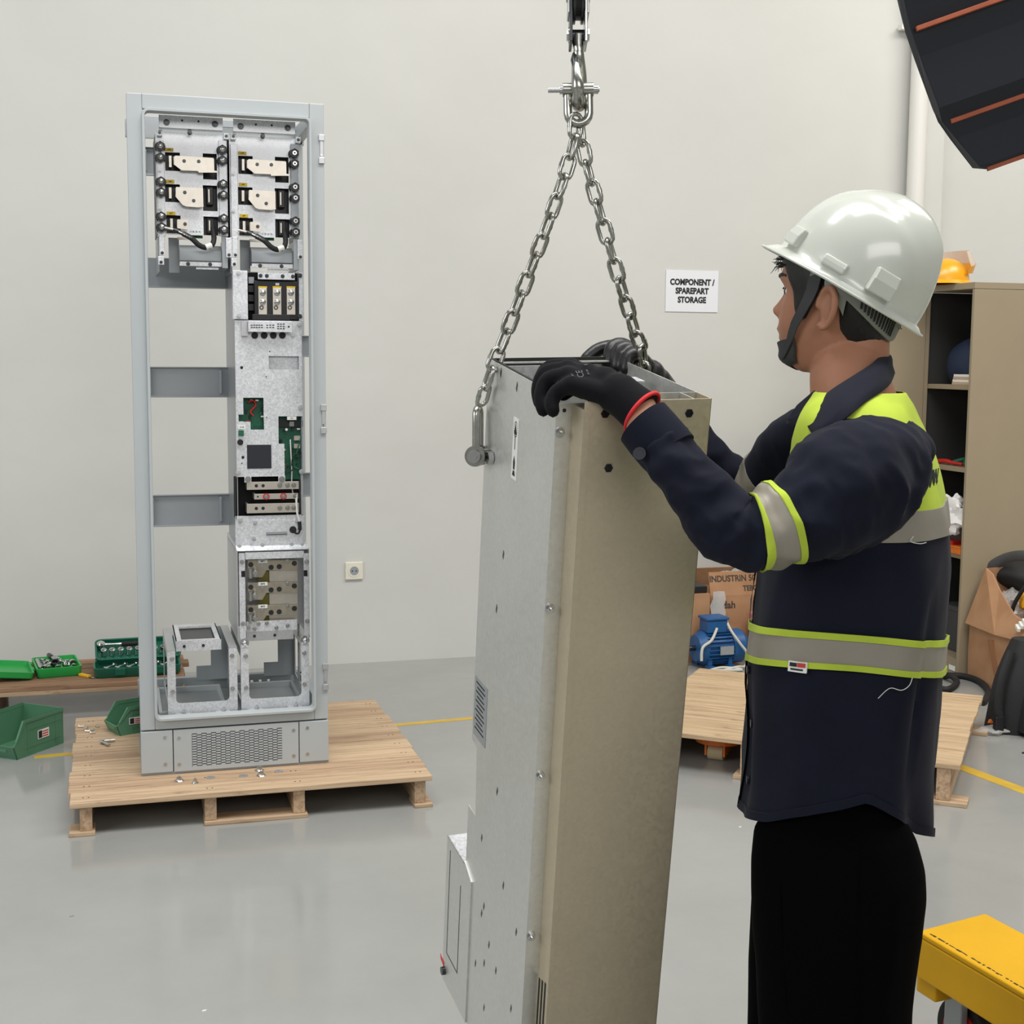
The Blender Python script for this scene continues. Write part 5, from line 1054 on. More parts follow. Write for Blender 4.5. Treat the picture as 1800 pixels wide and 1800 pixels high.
MB().prism(fl, (.002, .006, .001)).build('side_flap', 'cardboard', bx2)
MB().prism([Vector((-.008, 0, hL)), Vector((-.008, Wb, hL)), Vector((.02, Wb, hT+.01)), Vector((.02, .05, hT))], (.005, 0, .001)).build('back_flap', 'cardboard', bx2)
tp = [Vector((.17, -.026, hL*.82)), Vector((.205, -.026, hL*.84)), Vector((.27, -.024, .06)), Vector((.235, -.024, .05))]; MB().prism(tp, (0, .008, 0)).build('tape_strip', 'tape', bx2)
def inb(px_, py_, dx): return onX(px_, py_, BX+dx)
mb = MB().sphere((0, 0, 0), (.13, .13, .075), 24, 14)
for i, p_ in enumerate(mb.v): mb.v[i] = p_*(1+.35*pnoise(p_*8))
o = mb.build('tool_bag', 'black_rubber', None, smooth=50); o.location = inb(1790, 1012, .24); tag(o, 'black fabric bag lying in the big cardboard box', 'bag')
o = MB().tube(catmull([inb(1733, 1010, .11), inb(1742, 995, .11), inb(1768, 981, .13), inb(1800, 977, .13), inb(1840, 985, .15)], 8), .011, 8, flat=2.2).build('bag_strap', 'grey_tool', None, smooth=60); tag(o, 'grey padded strap arching over the big cardboard box', 'strap')
o = MB().tube(catmull([inb(1830, 1000, .10), inb(1803, 1030, .05), inb(1785, 1058, .045), inb(1778, 1078, .045)], 8), .009, 8).build('black_tube', 'black_rubber', None, smooth=60); tag(o, 'short black tube hanging out of the big cardboard box', 'tube')
crumple('plastic_wrap', 'clear bubble wrap bulging out of the big cardboard box', inb(1772, 1062, .15), (.075, .10, .065), 'clear_film', 11, 'plastic wrap')
o = crumple('yellow_bag', 'yellow plastic bundle in the big cardboard box', inb(1806, 1055, .10), (.035, .04, .05), 'helmet_yellow', 17, 'bag', amp=.25)
for k in range(3):
    o = MB().box((-.022, -.007, -.009), (.022, .007, .009)).build('wall_plug', 'white_plastic', None, bevel=.003); o.location = inb(1789+6*k, 1104-5*k, -.035+.012*k); o.rotation_euler = (0, -.3, 1.2); tag(o, ('lowest', 'middle', 'upper')[k]+' small white connector on the edge of the big box', 'connector', 'white connectors on the box')
# backpack
p = onZ(1800, 1292, 0); bp_ = thing('backpack', 'black backpack standing on the floor at the right edge', 'backpack', (p.x+.035, p.y+.09, 0))
mat('pack_black', (28, 29, 31), .75, bmp=.35, bscale=90)
hb_ = onY(1790, 1128, p.y+.05).z
rings = []
for k in range(10):
    f = k/9; hw = .115*(1-.55*max(0, f-.45)**1.6*2.2)+.0; dd = .10*(1-.5*f*f); sag = -.01*math.sin(f*PI)
    rings.append([Vector((max(-1, min(1, 1.15*math.cos(2*PI*i/24)))*hw+.035*f, max(-1, min(1, 1.1*math.sin(2*PI*i/24)))*dd+sag, hb_*f)) for i in range(24)])
MB().loft(rings).build('body', 'pack_black', bp_, smooth=60)
rings2 = [[Vector((p_.x*.78+.02, -abs(.102)-.03+.35*p_.y if p_.y < 0 else p_.y-.06, p_.z*.62+.02)) for p_ in r_] for r_ in rings]
MB().loft(rings2).build('front_pocket', 'pack_black', bp_, smooth=60)
MB().tube(catmull([V(-.08, -.05, hb_*.9), V(-.125, -.06, hb_*.6), V(-.135, -.06, hb_*.3), V(-.12, -.06, .03)], 6), .011, 8, flat=1.8).build('strap', 'pack_black', bp_, smooth=60)
MB().box((-.155, -.075, .015), (-.115, -.055, .075)).build('buckle', 'black_plastic', bp_, bevel=.004)
p = onZ(1752, 1288, 0); crumple('wrapper', 'crumpled orange and clear wrapper on the floor beside the backpack', (p.x, p.y, .014), (.075, .045, .016), 'clear_film', 23, 'wrapper')
p = onZ(1748, 1281, 0); crumple('wrapper', 'small orange wrapper scrap on the floor beside the backpack', (p.x, p.y, .030), (.035, .02, .012), 'jack_orange', 29, 'wrapper')
p = onZ(1797, 1325, 0); tag(MB().prism([(0, 0, 0), (.03, -.004, 0), (.034, .006, 0), (.004, .008, 0)], (0, 0, .004)).build('black_clip', 'black_plastic'), 'tiny black clip on the floor at the right edge', 'clip').location = p
for px_, py_, lab in ((355, 1779, 'tiny white paper scrap on the floor at the lower left'), (1299, 1455, 'tiny white scrap on the floor left of the worker'), (122, 1612, 'small grey crumb on the bare floor at the left')):
    p = onZ(px_, py_, 0); tag(MB().prism([(0, 0, 0), (.009, .002, 0), (.011, .006, 0), (.002, .005, 0)], (0, 0, .002)).build('floor_scrap', 'white_label' if 'white' in lab else 'bar_grey'), lab, 'scrap', 'scraps on the floor').location = p
# ------------------------------------------------------------------ yellow trolley in the foreground
TZ = .285
c = [onZ(1613, 1636, TZ), onZ(1732, 1605, TZ)]; e2 = onZ(1800, 1642, TZ); e1 = onZ(1800, 1752, TZ)
dl_ = ((e2-c[1]).normalized()+(e1-onZ(1613, 1643, TZ)).normalized()).normalized()
yl = mat('truck_yellow', (222, 168, 4), .5, var=.06, vscale=6, spec=.3); mat('chip_dark', (58, 50, 38), .8)
rt = math.atan2(dl_.y, dl_.x); wv = Vector((-dl_.y, dl_.x, 0)); wt = abs((c[1]-c[0]).dot(wv)); sk = (c[1]-c[0]).dot(dl_)
tr = thing('lift_truck', 'yellow steel lift truck fork behind the worker at the lower right', 'lift truck', (c[0].x, c[0].y, 0), rot=(0, 0, rt))
Lt = 1.05; top = [Vector((0, 0, TZ)), Vector((Lt, 0, TZ)), Vector((Lt, wt, TZ)), Vector((sk, wt, TZ))]
MB().prism(top, (0, 0, -.012)).prism([Vector((0, 0, TZ-.012)), Vector((Lt, 0, TZ-.012)), Vector((Lt, .008, TZ-.012)), Vector((0.0, .008, TZ-.012))], (0, 0, -.085)).prism([Vector((sk, wt-.008, TZ-.012)), Vector((Lt, wt-.008, TZ-.012)), Vector((Lt, wt, TZ-.012)), Vector((sk, wt, TZ-.012))], (0, 0, -.085)).prism([Vector((0, 0.008, TZ-.012)), Vector((.008, .008, TZ-.012)), Vector((sk+.008, wt-.008, TZ-.012)), Vector((sk, wt-.008, TZ-.012))], (0, 0, -.085)).build('fork_beam', 'truck_yellow', tr, bevel=.006, seg=3)
for k in range(26):
    x = .02+k*.012+random.uniform(-.003, .003); MB().box((x, .012+random.uniform(-.0015, .0015), TZ-.0002), (x+random.uniform(.004, .013), .0145+random.uniform(0, .002), TZ+.0005)).build('paint_chip', 'chip_dark', tr)
MB().box((-.01, .01, TZ-.135), (.05, .08, TZ-.097)).build('end_bracket', 'truck_yellow', tr, bevel=.004)
for (x, y) in ((.06, wt*.5), (.85, wt*.5)):
    wh = MB().cyl((x, y-.025, .075), (x, y+.025, .075), .075, n=32).build('wheel', 'black_rubber', tr, smooth=40, bevel=.004)
    MB().cyl((x, y-.028, .075), (x, y+.028, .075), .052, n=28).build('red_rim', 'red_plastic', wh, smooth=40)
    MB().box((x-.025, y-.05, .06), (x+.025, y-.032, TZ-.013)).box((x-.025, y+.032, .06), (x+.025, y+.05, TZ-.013)).build('fork_leg', 'bar_grey', tr, bevel=.003)
crumple('plastic_wrap', 'crumpled clear plastic sheet under the yellow lift truck', tuple((tr.matrix_basis @ V(.30, wt*.75, .075))), (.12, .08, .07), 'clear_film', 31, 'plastic wrap')
# ------------------------------------------------------------------ dark canopy with orange battens hanging overhead
mat('navy_tarp', (24, 28, 38), .7, var=.1, vscale=6); mat('batten_orange', (164, 82, 50), .6, var=.12, vscale=20)
DC = 2.6; E_ = (CR*.93+CU*.33-CF*.0).normalized()
prof = [(1562, -110), (1588, 0), (1600, 50), (1617, 100), (1650, 190), (1658, 213), (1680, 243), (1722, 295), (1733, 298)]
base = at(1800, -400, DC); ov = thing('hanging_canopy', 'dark navy canopy with orange battens hanging overhead at top right', 'canopy', base)
P_ = [at(x, y, DC+.02*i)-base for i, (x, y) in enumerate(prof)]
bk = [p_+CF*.10+E_*.02+CU*.02 for p_ in P_][::-1]
MB().prism(P_+bk, E_*.9).build('cover', 'navy_tarp', ov, bevel=.003)
for (x0, y0, i) in ((1611, 51, 2), (1671, 214, 5.5), (1735, 297, 8)):
    s0 = at(x0, y0, DC+.02*i-.006)-base; mb = MB().obox(s0+E_*.44, E_*.44, (CU*.93-CR*.33).normalized()*.0045, CF*.004); mb.build('batten', 'batten_orange', ov, bevel=.001)
for f in (.15, .75): q = P_[0]+E_*.9*f+CF*.05; MB().cyl(q, Vector((q.x, q.y, 7.0-base.z)), .004, n=8).build('suspension_wire', 'dark_steel', ov)
# ------------------------------------------------------------------ the worker
from mathutils.bvhtree import BVHTree
RH, FH, UP = _r, _f, Vector((0, 0, 1))
def dirs(deg): a = math.radians(deg); return (-RH*math.cos(a)+FH*math.sin(a)), (-FH*math.cos(a)-RH*math.sin(a))     # facing, person's left
TD = 2.08; TF, TL = dirs(15); ST = math.sin(math.radians(15)); CT = math.cos(math.radians(15))
root_p = at(1480, 1400, TD+.02); root_p.z = 0
person = thing('person', 'worker in white hard hat and navy high visibility work shirt steadying the hanging metal housing', 'person', root_p)
mat('skin', (168, 118, 92), .55, var=.06, vscale=25, spec=.35); mat('hair_black', (20, 18, 18), .55, bmp=.5, bscale=240, scale=(1, 1, .15))
def fabric(name, rgb, rough=.85, wv=900, b_=.12, spec=.14):
    m, nt, b = newmat(name); c = s2l(rgb); v = coords(nt); n = N(nt, 'ShaderNodeTexNoise', Scale=14, Detail=5.0); nt.links.new(v, n.inputs['Vector'])
    nt.links.new(ramp(nt, n.outputs['Fac'], [(.3, tuple(x*.88 for x in c[:3])), (.7, tuple(min(1, x*1.1) for x in c[:3]))]), b.inputs['Base Color'])
    b.inputs['Roughness'].default_value = rough; b.inputs['Specular IOR Level'].default_value = spec; b.inputs['Sheen Weight'].default_value = .04 if spec > .1 else 0
    n2 = N(nt, 'ShaderNodeTexNoise', Scale=wv, Detail=2.0); nt.links.new(v, n2.inputs['Vector']); bump(nt, b, n2.outputs['Fac'], b_, .001); return m
fabric('navy_cloth', (20, 23, 37)); fabric('hi_vis', (176, 196, 66), .8); fabric('pants_black', (3, 3, 4), .9, 900, .12, .05); fabric('glove_knit', (19, 19, 23), .9, 500, .3)
mat('glove_rubber', (26, 26, 28), .38, bmp=.25, bscale=120); mat('reflective', (142, 136, 124), .5, .1, var=.06, vscale=10); mat('thread', (200, 204, 196), .8)
mat('helmet_white', (200, 204, 195), .2, spec=.6, coat=.3); mat('strap_grey', (60, 62, 62), .8); mat('harness_grey', (120, 124, 114), .5); mat('red_hem', (214, 44, 50), .8); mat('button', (34, 37, 50), .35); mat('glove_print', (88, 90, 96), .8); mat('eye_white', (225, 220, 212), .3)
def q3(x, y, d): return at(x, y, d)-root_p
# --- torso surface: tables over height
rows = [(668, 1438, 1570, .062), (684, 1426, 1588, .085), (704, 1412, 1604, .135), (730, 1400, 1618, .176), (765, 1392, 1632, .198), (810, 1385, 1645, .205), (870, 1370, 1656, .206), (930, 1350, 1662, .203), (1000, 1336, 1667, .20), (1080, 1328, 1666, .197), (1150, 1324, 1662, .197), (1250, 1321, 1658, .20), (1350, 1316, 1648, .202), (1420, 1310, 1640, .203), (1500, 1308, 1632, .203)]
def hz(y, d): return at(1480, y, d).z
tA, tB, tC = [], [], []
for y, xl, xr, b_ in rows[::-1]:
    c = at((xl+xr)/2, y, TD); e = (xr-xl)/2*TD/FPX; a = math.sqrt(max(1e-4, e*e-(b_*ST)**2))/CT
    tA.append((c.z, a)); tB.append((c.z, b_)); tC.append((c.z, (c-root_p).dot(RH)))
CF0 = (at(1490, 1000, TD)-root_p).dot(FH)
def torso(phi, z, off=0.0, fold=1.0):
    a, b_, cx_ = sm(tA, z), sm(tB, z), sm(tC, z)
    cs, sn = math.cos(phi), math.sin(phi); q = lambda v_: math.copysign(abs(v_)**.88, v_)
    n = (TF*cs/a+TL*sn/b_).normalized()
    p_ = RH*cx_+FH*CF0+UP*z+TF*a*q(cs)+TL*b_*q(sn)
    s_ = Vector((p_.dot(RH)*4.5, p_.dot(FH)*4.5, p_.z*2.2))
    f = .011*pnoise(s_*1.3+V(3, 1, 7))+.005*pnoise(s_*2.8+V(9, 4, 1))+.012*(.3-abs(pnoise(s_*1.9+V(2, 8, 5))))+.003*(.4-abs(pnoise(s_*4.2+V(6, 2, 9))))
    dz = z-1.0
    f += .006*math.sin(9*phi+z*9)*max(0, min(1, (1.02-z)*2.5))                    # drape below the belt band
    f -= .010*math.exp(-((phi-2.35-(z-.9)*.25)/.05)**2)*max(0, 1-((z-.98)/.16)**2)     # pleat at the back
    return p_+n*(off+f*fold)
def depth_of(phi): return TD+(TF*.14*math.cos(phi)+TL*.2*math.sin(phi)).dot(FH)
def zpx(phi, tab):              # height whose picture row on the surface is tab(phi)
    ph = phi % (2*PI); return hz(interp(tab, ph), depth_of(phi))
NP = 88
def torso_strip(zlo, zhi, nz, off=0.0, thick=0.003, lip=True):
    """closed band of cloth between two height functions of phi"""
    rings = []; ph = [2*PI*i/NP for i in range(NP)]
    for k in range(nz+1):
        f = k/nz; rings.append([torso(p_, zlo(p_)+(zhi(p_)-zlo(p_))*f, off) for p_ in ph])
    inner = [[torso(p_, zlo(p_)+(zhi(p_)-zlo(p_))*k/nz, off-thick) for p_ in ph] for k in range(nz, -1, -1)]
    return MB().loft(rings+inner, caps=False, loop=True)
cst = lambda z: (lambda p_: z)
hemt = [(0, 1424), (.5, 1448), (.95, 1459), (1.35, 1450), (1.7, 1434), (1.88, 1424), (2.15, 1444), (2.65, 1478), (PI, 1482), (3.7, 1470), (4.7, 1430), (5.5, 1450), (2*PI, 1424)]
bt = [(0, 1094), (.8, 1106), (1.57, 1119), (2.3, 1127), (PI, 1122), (4.7, 1100), (2*PI, 1094)]
def bz(o_): return lambda p_: zpx(p_, [(a, b_+o_) for a, b_ in bt])
Z_Y = hz(874, 2.06); Z_G = hz(923, 2.06); Z_T = hz(688, TD)
hem = lambda p_: zpx(p_, hemt)
sh = torso_strip(hem, cst(Z_Y+.005), 90).build('shirt_body', 'navy_cloth', person, smooth=70)
torso_strip(cst(Z_Y), cst(Z_T), 40, .0005).build('yoke', 'hi_vis', person, smooth=70)['label'] = 'lime yellow shoulder yoke'
o = torso_strip(cst(Z_G), cst(Z_Y), 8, .003).build('reflective_band', 'reflective', person, smooth=70)
bb_ = torso_strip(bz(64), bz(0), 10, .004).build('waist_band', 'reflective', person, smooth=70)
torso_strip(bz(11), bz(-1), 3, .006).build('lime_edge', 'hi_vis', bb_, smooth=70); torso_strip(bz(66), bz(55), 3, .006).build('lime_edge', 'hi_vis', bb_, smooth=70)
torso_strip(lambda p_: hem(p_)-.001, lambda p_: hem(p_)+.012, 2, .0025).build('hem', 'navy_cloth', sh, smooth=70)
# maker's tag under the belt band, buttons, side seam
def onshirt(phi, z, off=.006): return torso(phi, z, off)
def patch(p0, p1, zlo, zhi, off, name, m, parent, n=6):
    r0 = [[torso(p0+(p1-p0)*i/n, zlo+(zhi-zlo)*k/2, off) for i in range(n+1)] for k in range(3)]; r1 = [[torso(p0+(p1-p0)*i/n, zlo+(zhi-zlo)*k/2, off-.003) for i in range(n+1)] for k in range(3)]
    mb = MB(); mb.loft(r0, caps=False, closed=False); mb.loft([r_[::-1] for r_ in r1], caps=False, closed=False); mb.loft([r0[0]+r1[0][::-1], r0[2]+r1[2][::-1]], caps=False); return mb.build(name, m, parent, smooth=40)
zt_ = zpx(1.25, [(0, 1176), (7, 1176)]); tgp = patch(1.10, 1.27, zt_-.009, zt_+.006, .009, 'tag', 'white_label', sh)
patch(1.19, 1.26, zt_-.001, zt_+.005, .0105, 'tag_print_red', 'red_ink', tgp, 3); patch(1.12, 1.18, zt_-.001, zt_+.0045, .0105, 'tag_print', 'ink', tgp, 3); patch(1.13, 1.24, zt_-.006, zt_-.0035, .0105, 'tag_print', 'ink', tgp, 3)
for y in (1180, 1277, 1380):
    z = zpx(.28, [(0, y), (7, y)]); c = torso(.30, z, .001); n = (torso(.30, z, .01)-c).normalized(); MB().cyl(c, c+n*.0035, .0065, n=18).build('button', 'button', sh, smooth=40)
# loose threads
for pts in ([(2.05, 937), (2.02, 946), (2.12, 950), (2.2, 948)], [(1.86, 1232), (1.95, 1212), (2.05, 1214), (2.12, 1205), (2.15, 1190)]):
    MB().tube(catmull([torso(p_, zpx(p_, [(0, y), (7, y)]), .008) for p_, y in pts], 6), .0006, 5).build('loose_thread', 'thread', sh)
# back print
zt_ = zpx(2.6, [(0, 838), (7, 838)])
for k, ch in enumerate('WWW.'):
    ph = 2.42+k*.135; c = torso(ph, zt_, .003); n = (torso(ph, zt_, .02)-c).normalized(); x = UP.cross(n).normalized(); u_ = n.cross(x)
    Mx = Matrix((x, u_, n)).transposed().to_4x4(); Mx.translation = c; text('lettering', ch, .032, 'ink', sh, Mx, bold=.0008)
# placket
mb = MB(); pr_ = [[torso(.10+.10*s_, hz(y, 2.1), .0045) for s_ in (-1, 1)] for y in range(760, 1430, 20)]
mb.loft(pr_, caps=False, closed=False); mb.build('placket', 'navy_cloth', sh, smooth=60)
# --- collar: two falling leaves and the stand inside
fold_n = [(1555, 621, 2.09), (1540, 638, 2.025), (1504, 660, 1.985), (1468, 682, 1.98), (1442, 702, 1.99), (1424, 718, 2.02)]
fall_n = [(1572, 656, 2.10), (1560, 680, 1.985), (1524, 705, 1.92), (1486, 735, 1.872), (1440, 771, 1.885), (1416, 742, 1.965)]
fold_f = [(1553, 621, 2.09), (1524, 640, 2.155), (1484, 664, 2.18), (1452, 684, 2.165), (1430, 700, 2.11), (1420, 711, 2.08)]
fall_f = [(1570, 654, 2.10), (1542, 682, 2.185), (1492, 702, 2.215), (1440, 715, 2.195), (1384, 741, 2.15), (1398, 752, 2.09)]
cl = None
for fo, fa in ((fold_n, fall_n), (fold_f, fall_f)):
    A = catmull([q3(*p_) for p_ in fo], 5); B = catmull([q3(*p_) for p_ in fa], 5); ctr = q3(1495, 690, 2.085)
    rows_ = []
    for f in (0, .12, .3, .5, .75, 1): rows_.append([a_.lerp(b_, f)+UP*.006*math.sin(PI*f)+((a_-Vector((ctr.x, ctr.y, a_.z))).normalized()*.005*math.sin(PI*min(1, f*1.5))) for a_, b_ in zip(A, B)])
    inn = [[a_+UP*.0005+(Vector((ctr.x, ctr.y, a_.z))-a_).normalized()*(.003+.002*k)-UP*.022*k for a_ in A] for k in (3, 2, 1, 0)]
    o = MB().loft(inn+rows_, caps=False, closed=False).build('collar', 'navy_cloth', person, smooth=70); sl_ = o.modifiers.new('thick', 'SOLIDIFY'); sl_.thickness = .0028; sl_.offset = 0
MB().prism([q3(1383, 738, 2.055), q3(1402, 712, 2.05), q3(1432, 686, 2.05), q3(1446, 702, 2.0), q3(1428, 724, 1.992), q3(1404, 750, 2.02)], FH*.003).build('collar', 'navy_cloth', person, bevel=.001)
# --- sleeves
def sleeve(pts, n=30, sub=7, seed=0.0, amp=.006):
    P3 = catmull([at(x, y, d)-root_p for x, y, d, r_ in pts], sub); R3 = [sm([(i*sub, p_[3]) for i, p_ in enumerate(pts)], k) for k in range(len(P3))]
    m_ = len(P3); T = [(P3[min(i+1, m_-1)]-P3[max(i-1, 0)]).normalized() for i in range(m_)]
    x = (UP-T[0]*UP.dot(T[0])).normalized(); F3 = []
    for i in range(m_): x = (x-T[i]*x.dot(T[i])).normalized(); F3.append((x, T[i].cross(x)))
    def S(i, k, off=0.0):
        f = i-int(i) if i < m_-1 else 0; i0 = int(i); i1 = min(i0+1, m_-1)
        c = P3[i0].lerp(P3[i1], f); r_ = R3[i0]+(R3[i1]-R3[i0])*f; X = F3[i0][0].lerp(F3[i1][0], f).normalized(); Y = F3[i0][1].lerp(F3[i1][1], f).normalized()
        a = 2*PI*k/n; d = X*math.cos(a)+Y*math.sin(a)
        q_ = c+d*r_; g_ = lambda s_, o_: 1-2*abs(pnoise(q_*s_+V(o_, seed, o_*.7)))
        w_ = amp*(1.4*pnoise(q_*11+V(seed, 0, 0))+1.0*(g_(15, 3.1)-.6)+.5*(g_(31, 7.7)-.6))+amp*.35*math.sin(i*1.1+2.6*math.cos(a+.7))*(.5+.8*pnoise(q_*9))
        return q_+d*(off+w_)
    return S, m_, n, P3
near = [(1572, 795, 1.98, .055), (1535, 828, 1.915, .080), (1478, 868, 1.87, .084), (1424, 898, 1.852, .068), (1370, 922, 1.843, .055), (1322, 937, 1.838, .049), (1283, 928, 1.838, .0495), (1248, 884, 1.845, .043), (1203, 828, 1.862, .040), (1166, 785, 1.88, .038)]
def sleeve_mesh(S, n, i0, i1, st, off=0.0, thick=.003):
    ks = []; i = i0
    while i < i1-1e-6: ks.append(i); i += st
    ks.append(i1); rings = [[S(i, k, off) for k in range(n)] for i in ks]; inner = [[S(i, k, off-thick) for k in range(n)] for i in ks[::-1]]
    return MB().loft(rings+inner, caps=False, loop=True)
S, m_, n_, P3 = sleeve(near, 64, 7, 2.0, .0065)
sv = sleeve_mesh(S, n_, 0, m_-1, .3).build('sleeve', 'navy_cloth', person, smooth=75)
bs = sleeve_mesh(S, n_, 27.2, 33.8, .4, .003).build('sleeve_band', 'reflective', sv, smooth=75)
sleeve_mesh(S, n_, 26.8, 28.2, .4, .0045).build('lime_edge', 'hi_vis', bs, smooth=75); sleeve_mesh(S, n_, 33.0, 34.4, .4, .0045).build('lime_edge', 'hi_vis', bs, smooth=75)
# cuff
def cuff(pts, name, m, parent, n=36, thick=.004):
    C3 = [(at(x, y, d)-root_p, r_) for x, y, d, r_ in pts]; ax_ = (C3[-1][0]-C3[0][0]).normalized(); X = (UP-ax_*UP.dot(ax_)).normalized(); Y = ax_.cross(X)
    rg = [[c+(X*math.cos(2*PI*k/n)*r_+Y*math.sin(2*PI*k/n)*r_*.92) for k in range(n)] for c, r_ in C3]; inn = [[c+(X*math.cos(2*PI*k/n)+Y*math.sin(2*PI*k/n)*.92)*(r_-thick) for k in range(n)] for c, r_ in (C3[-1], C3[0])]
    return MB().loft(rg+inn, caps=False, loop=True).build(name, m, parent, smooth=60)
cf = cuff([(1180, 800, 1.874, .0405), (1168, 787, 1.879, .0415), (1150, 766, 1.886, .0415), (1131, 743, 1.894, .0405)], 'cuff', 'navy_cloth', sv)
c = at(1124, 797, 1.846)-root_p; MB().cyl(c, c+CF*.004, .0085, n=20).ring(c-CF*.001, c+CF*.001, .0085, .006, 20).build('button', 'button', cf, smooth=40)
farp = [(1455, 770, 2.22, .05), (1425, 790, 2.26, .072), (1385, 820, 2.30, .066), (1345, 858, 2.335, .056), (1312, 880, 2.36, .052), (1285, 858, 2.365, .047), (1255, 822, 2.36, .042), (1215, 770, 2.355, .039), (1180, 722, 2.35, .037)]
S2, m2, n2_, P32 = sleeve(farp, 32, 6, 9.0)
sv2 = sleeve_mesh(S2, n2_, 0, m2-1, .5).build('sleeve', 'navy_cloth', person, smooth=75)
bs2 = sleeve_mesh(S2, n2_, 16, 22, .5, .003).build('sleeve_band', 'reflective', sv2, smooth=75)
cuff([(1190, 735, 2.35, .041), (1165, 702, 2.348, .0395)], 'cuff', 'navy_cloth', sv2)
# --- voxel-fused organic meshes
def fuse(mb, name, m, parent, vox, it=6, smooth=True, fac=.5, extra=None):
    o = mb.build(name, m, parent); r_ = o.modifiers.new('fuse', 'REMESH'); r_.mode = 'VOXEL'; r_.voxel_size = vox; r_.use_smooth_shade = True
    s_ = o.modifiers.new('relax', 'SMOOTH'); s_.factor = fac; s_.iterations = it
    bpy.context.view_layer.update(); me = bpy.data.meshes.new_from_object(o.evaluated_get(bpy.context.evaluated_depsgraph_get()))
    o.modifiers.clear(); old = o.data; o.data = me; bpy.data.meshes.remove(old); me.name = name
    me.polygons.foreach_set('use_smooth', [True]*len(me.polygons)); return o
def hand(fingers, wrist, mids, name, m, rf=.0118, palm=.0175, cuffpts=None):
    mb = MB()
    for f in fingers:
        P_ = catmull([q3(*p_) for p_ in f], 4); k = len(P_); mb.tube(P_, [rf*(1.08-.22*i/(k-1)) for i in range(k)], 10)
        mb.sphere(P_[-1], rf*.87, 10, 6); mb.sphere(P_[0], rf*1.25, 10, 6)
    for f in fingers[:4]:
        P_ = catmull([q3(*wrist), q3(*f[0])], 4); mb.tube(P_, [palm*1.05-.004*i/4 for i in range(len(P_))], 10)
    for (x, y, d, r_) in mids: mb.sphere(q3(x, y, d), r_, 14, 8)
    if cuffpts: P_ = [q3(x, y, d) for x, y, d, r_ in cuffpts]; mb.tube(P_, [p_[3] for p_ in cuffpts], 18)
    return mb
# near hand gripping the left edge of the housing
fing = [[(1003, 645, 1.985), (966, 646, 1.998), (950, 668, 1.999), (950, 693, 1.994)],
        [(998, 649, 1.963), (959, 655, 1.975), (946, 684, 1.975), (949, 708, 1.969)],
        [(998, 660, 1.942), (962, 668, 1.953), (951, 698, 1.950), (955, 721, 1.945)],
        [(1004, 677, 1.922), (980, 688, 1.930), (970, 706, 1.928), (972, 722, 1.924)],
        [(1070, 676, 1.975), (1035, 672, 2.005), (1008, 682, 2.02), (990, 694, 2.022)]]
g1 = hand(fing, (1098, 702, 1.915), [(1060, 680, 1.945, .030), (1030, 670, 1.955, .027), (1085, 692, 1.925, .030)], 'glove', 'glove_knit', cuffpts=[(1085, 690, 1.925, .030), (1105, 706, 1.915, .030), (1122, 720, 1.908, .0315), (1131, 727, 1.904, .0325)])
gl = fuse(g1, 'glove', 'glove_knit', person, .0032, 5)
gl['label'] = 'black knit glove on the near hand'
def torus(c, axis, r_, w_, n=36, sq=1.0, ref=UP):
    ax_ = axis.normalized(); X = (ref-ax_*ref.dot(ax_)).normalized(); Y = ax_.cross(X); return MB().tube([c+(X*math.cos(2*PI*k/n)+Y*math.sin(2*PI*k/n)*sq)*r_ for k in range(n)], w_, 8, loop=True)
ax_ = (q3(1131, 727, 1.904)-q3(1105, 706, 1.915)); torus(q3(1129, 725, 1.905), ax_, .033, .0032).build('red_hem', 'red_hem', gl, smooth=60)
# printing on the back of the glove
bv = BVHTree.FromPolygons([v_.co.copy() for v_ in gl.data.vertices], [tuple(p_.vertices) for p_ in gl.data.polygons])
for (x, y, t_, s_) in ((1020, 658, 'CE', .0135), (1006, 660, '388 4121', .0042), (1033, 655, 'EN 388', .0045), (1030, 642, '8', .008)):
    loc, nrm, _i, _d = bv.ray_cast(CAM-root_p, ray(x, y).normalized())
    if loc:
        up_ = (-CR*.96-CU*.28); up_ = (up_-nrm*up_.dot(nrm)).normalized(); xx = up_.cross(nrm); Mx = Matrix((xx, up_, nrm)).transposed().to_4x4(); Mx.translation = loc+nrm*.0008; text('lettering', t_, s_, 'glove_print', gl, Mx)
# far hand over the far corner
fing = [[(1124, 634, 2.335), (1085, 611, 2.33), (1052, 615, 2.322), (1031, 631, 2.315)],
        [(1126, 634, 2.315), (1098, 608, 2.306), (1076, 611, 2.297), (1070, 638, 2.289)],
        [(1130, 638, 2.296), (1108, 613, 2.286), (1090, 616, 2.278), (1084, 643, 2.272)],
        [(1136, 645, 2.277), (1120, 624, 2.268), (1106, 628, 2.262), (1101, 648, 2.257)],
        [(1150, 655, 2.34), (1128, 652, 2.36), (1108, 656, 2.365), (1095, 662, 2.36)]]
g2 = hand(fing, (1152, 680, 2.335), [(1142, 660, 2.31, .028)], 'glove', 'glove_rubber', rf=.0135, cuffpts=[(1148, 668, 2.32, .029), (1162, 690, 2.342, .031), (1170, 702, 2.346, .032)])
g2o = fuse(g2, 'glove', 'glove_rubber', person, .0032, 4); g2o['label'] = 'black rubber coated glove on the far hand'
torus(q3(1170, 702, 2.346), q3(1170, 702, 2.346)-q3(1148, 668, 2.32), .0328, .0030).build('red_hem', 'red_hem', g2o, smooth=60)
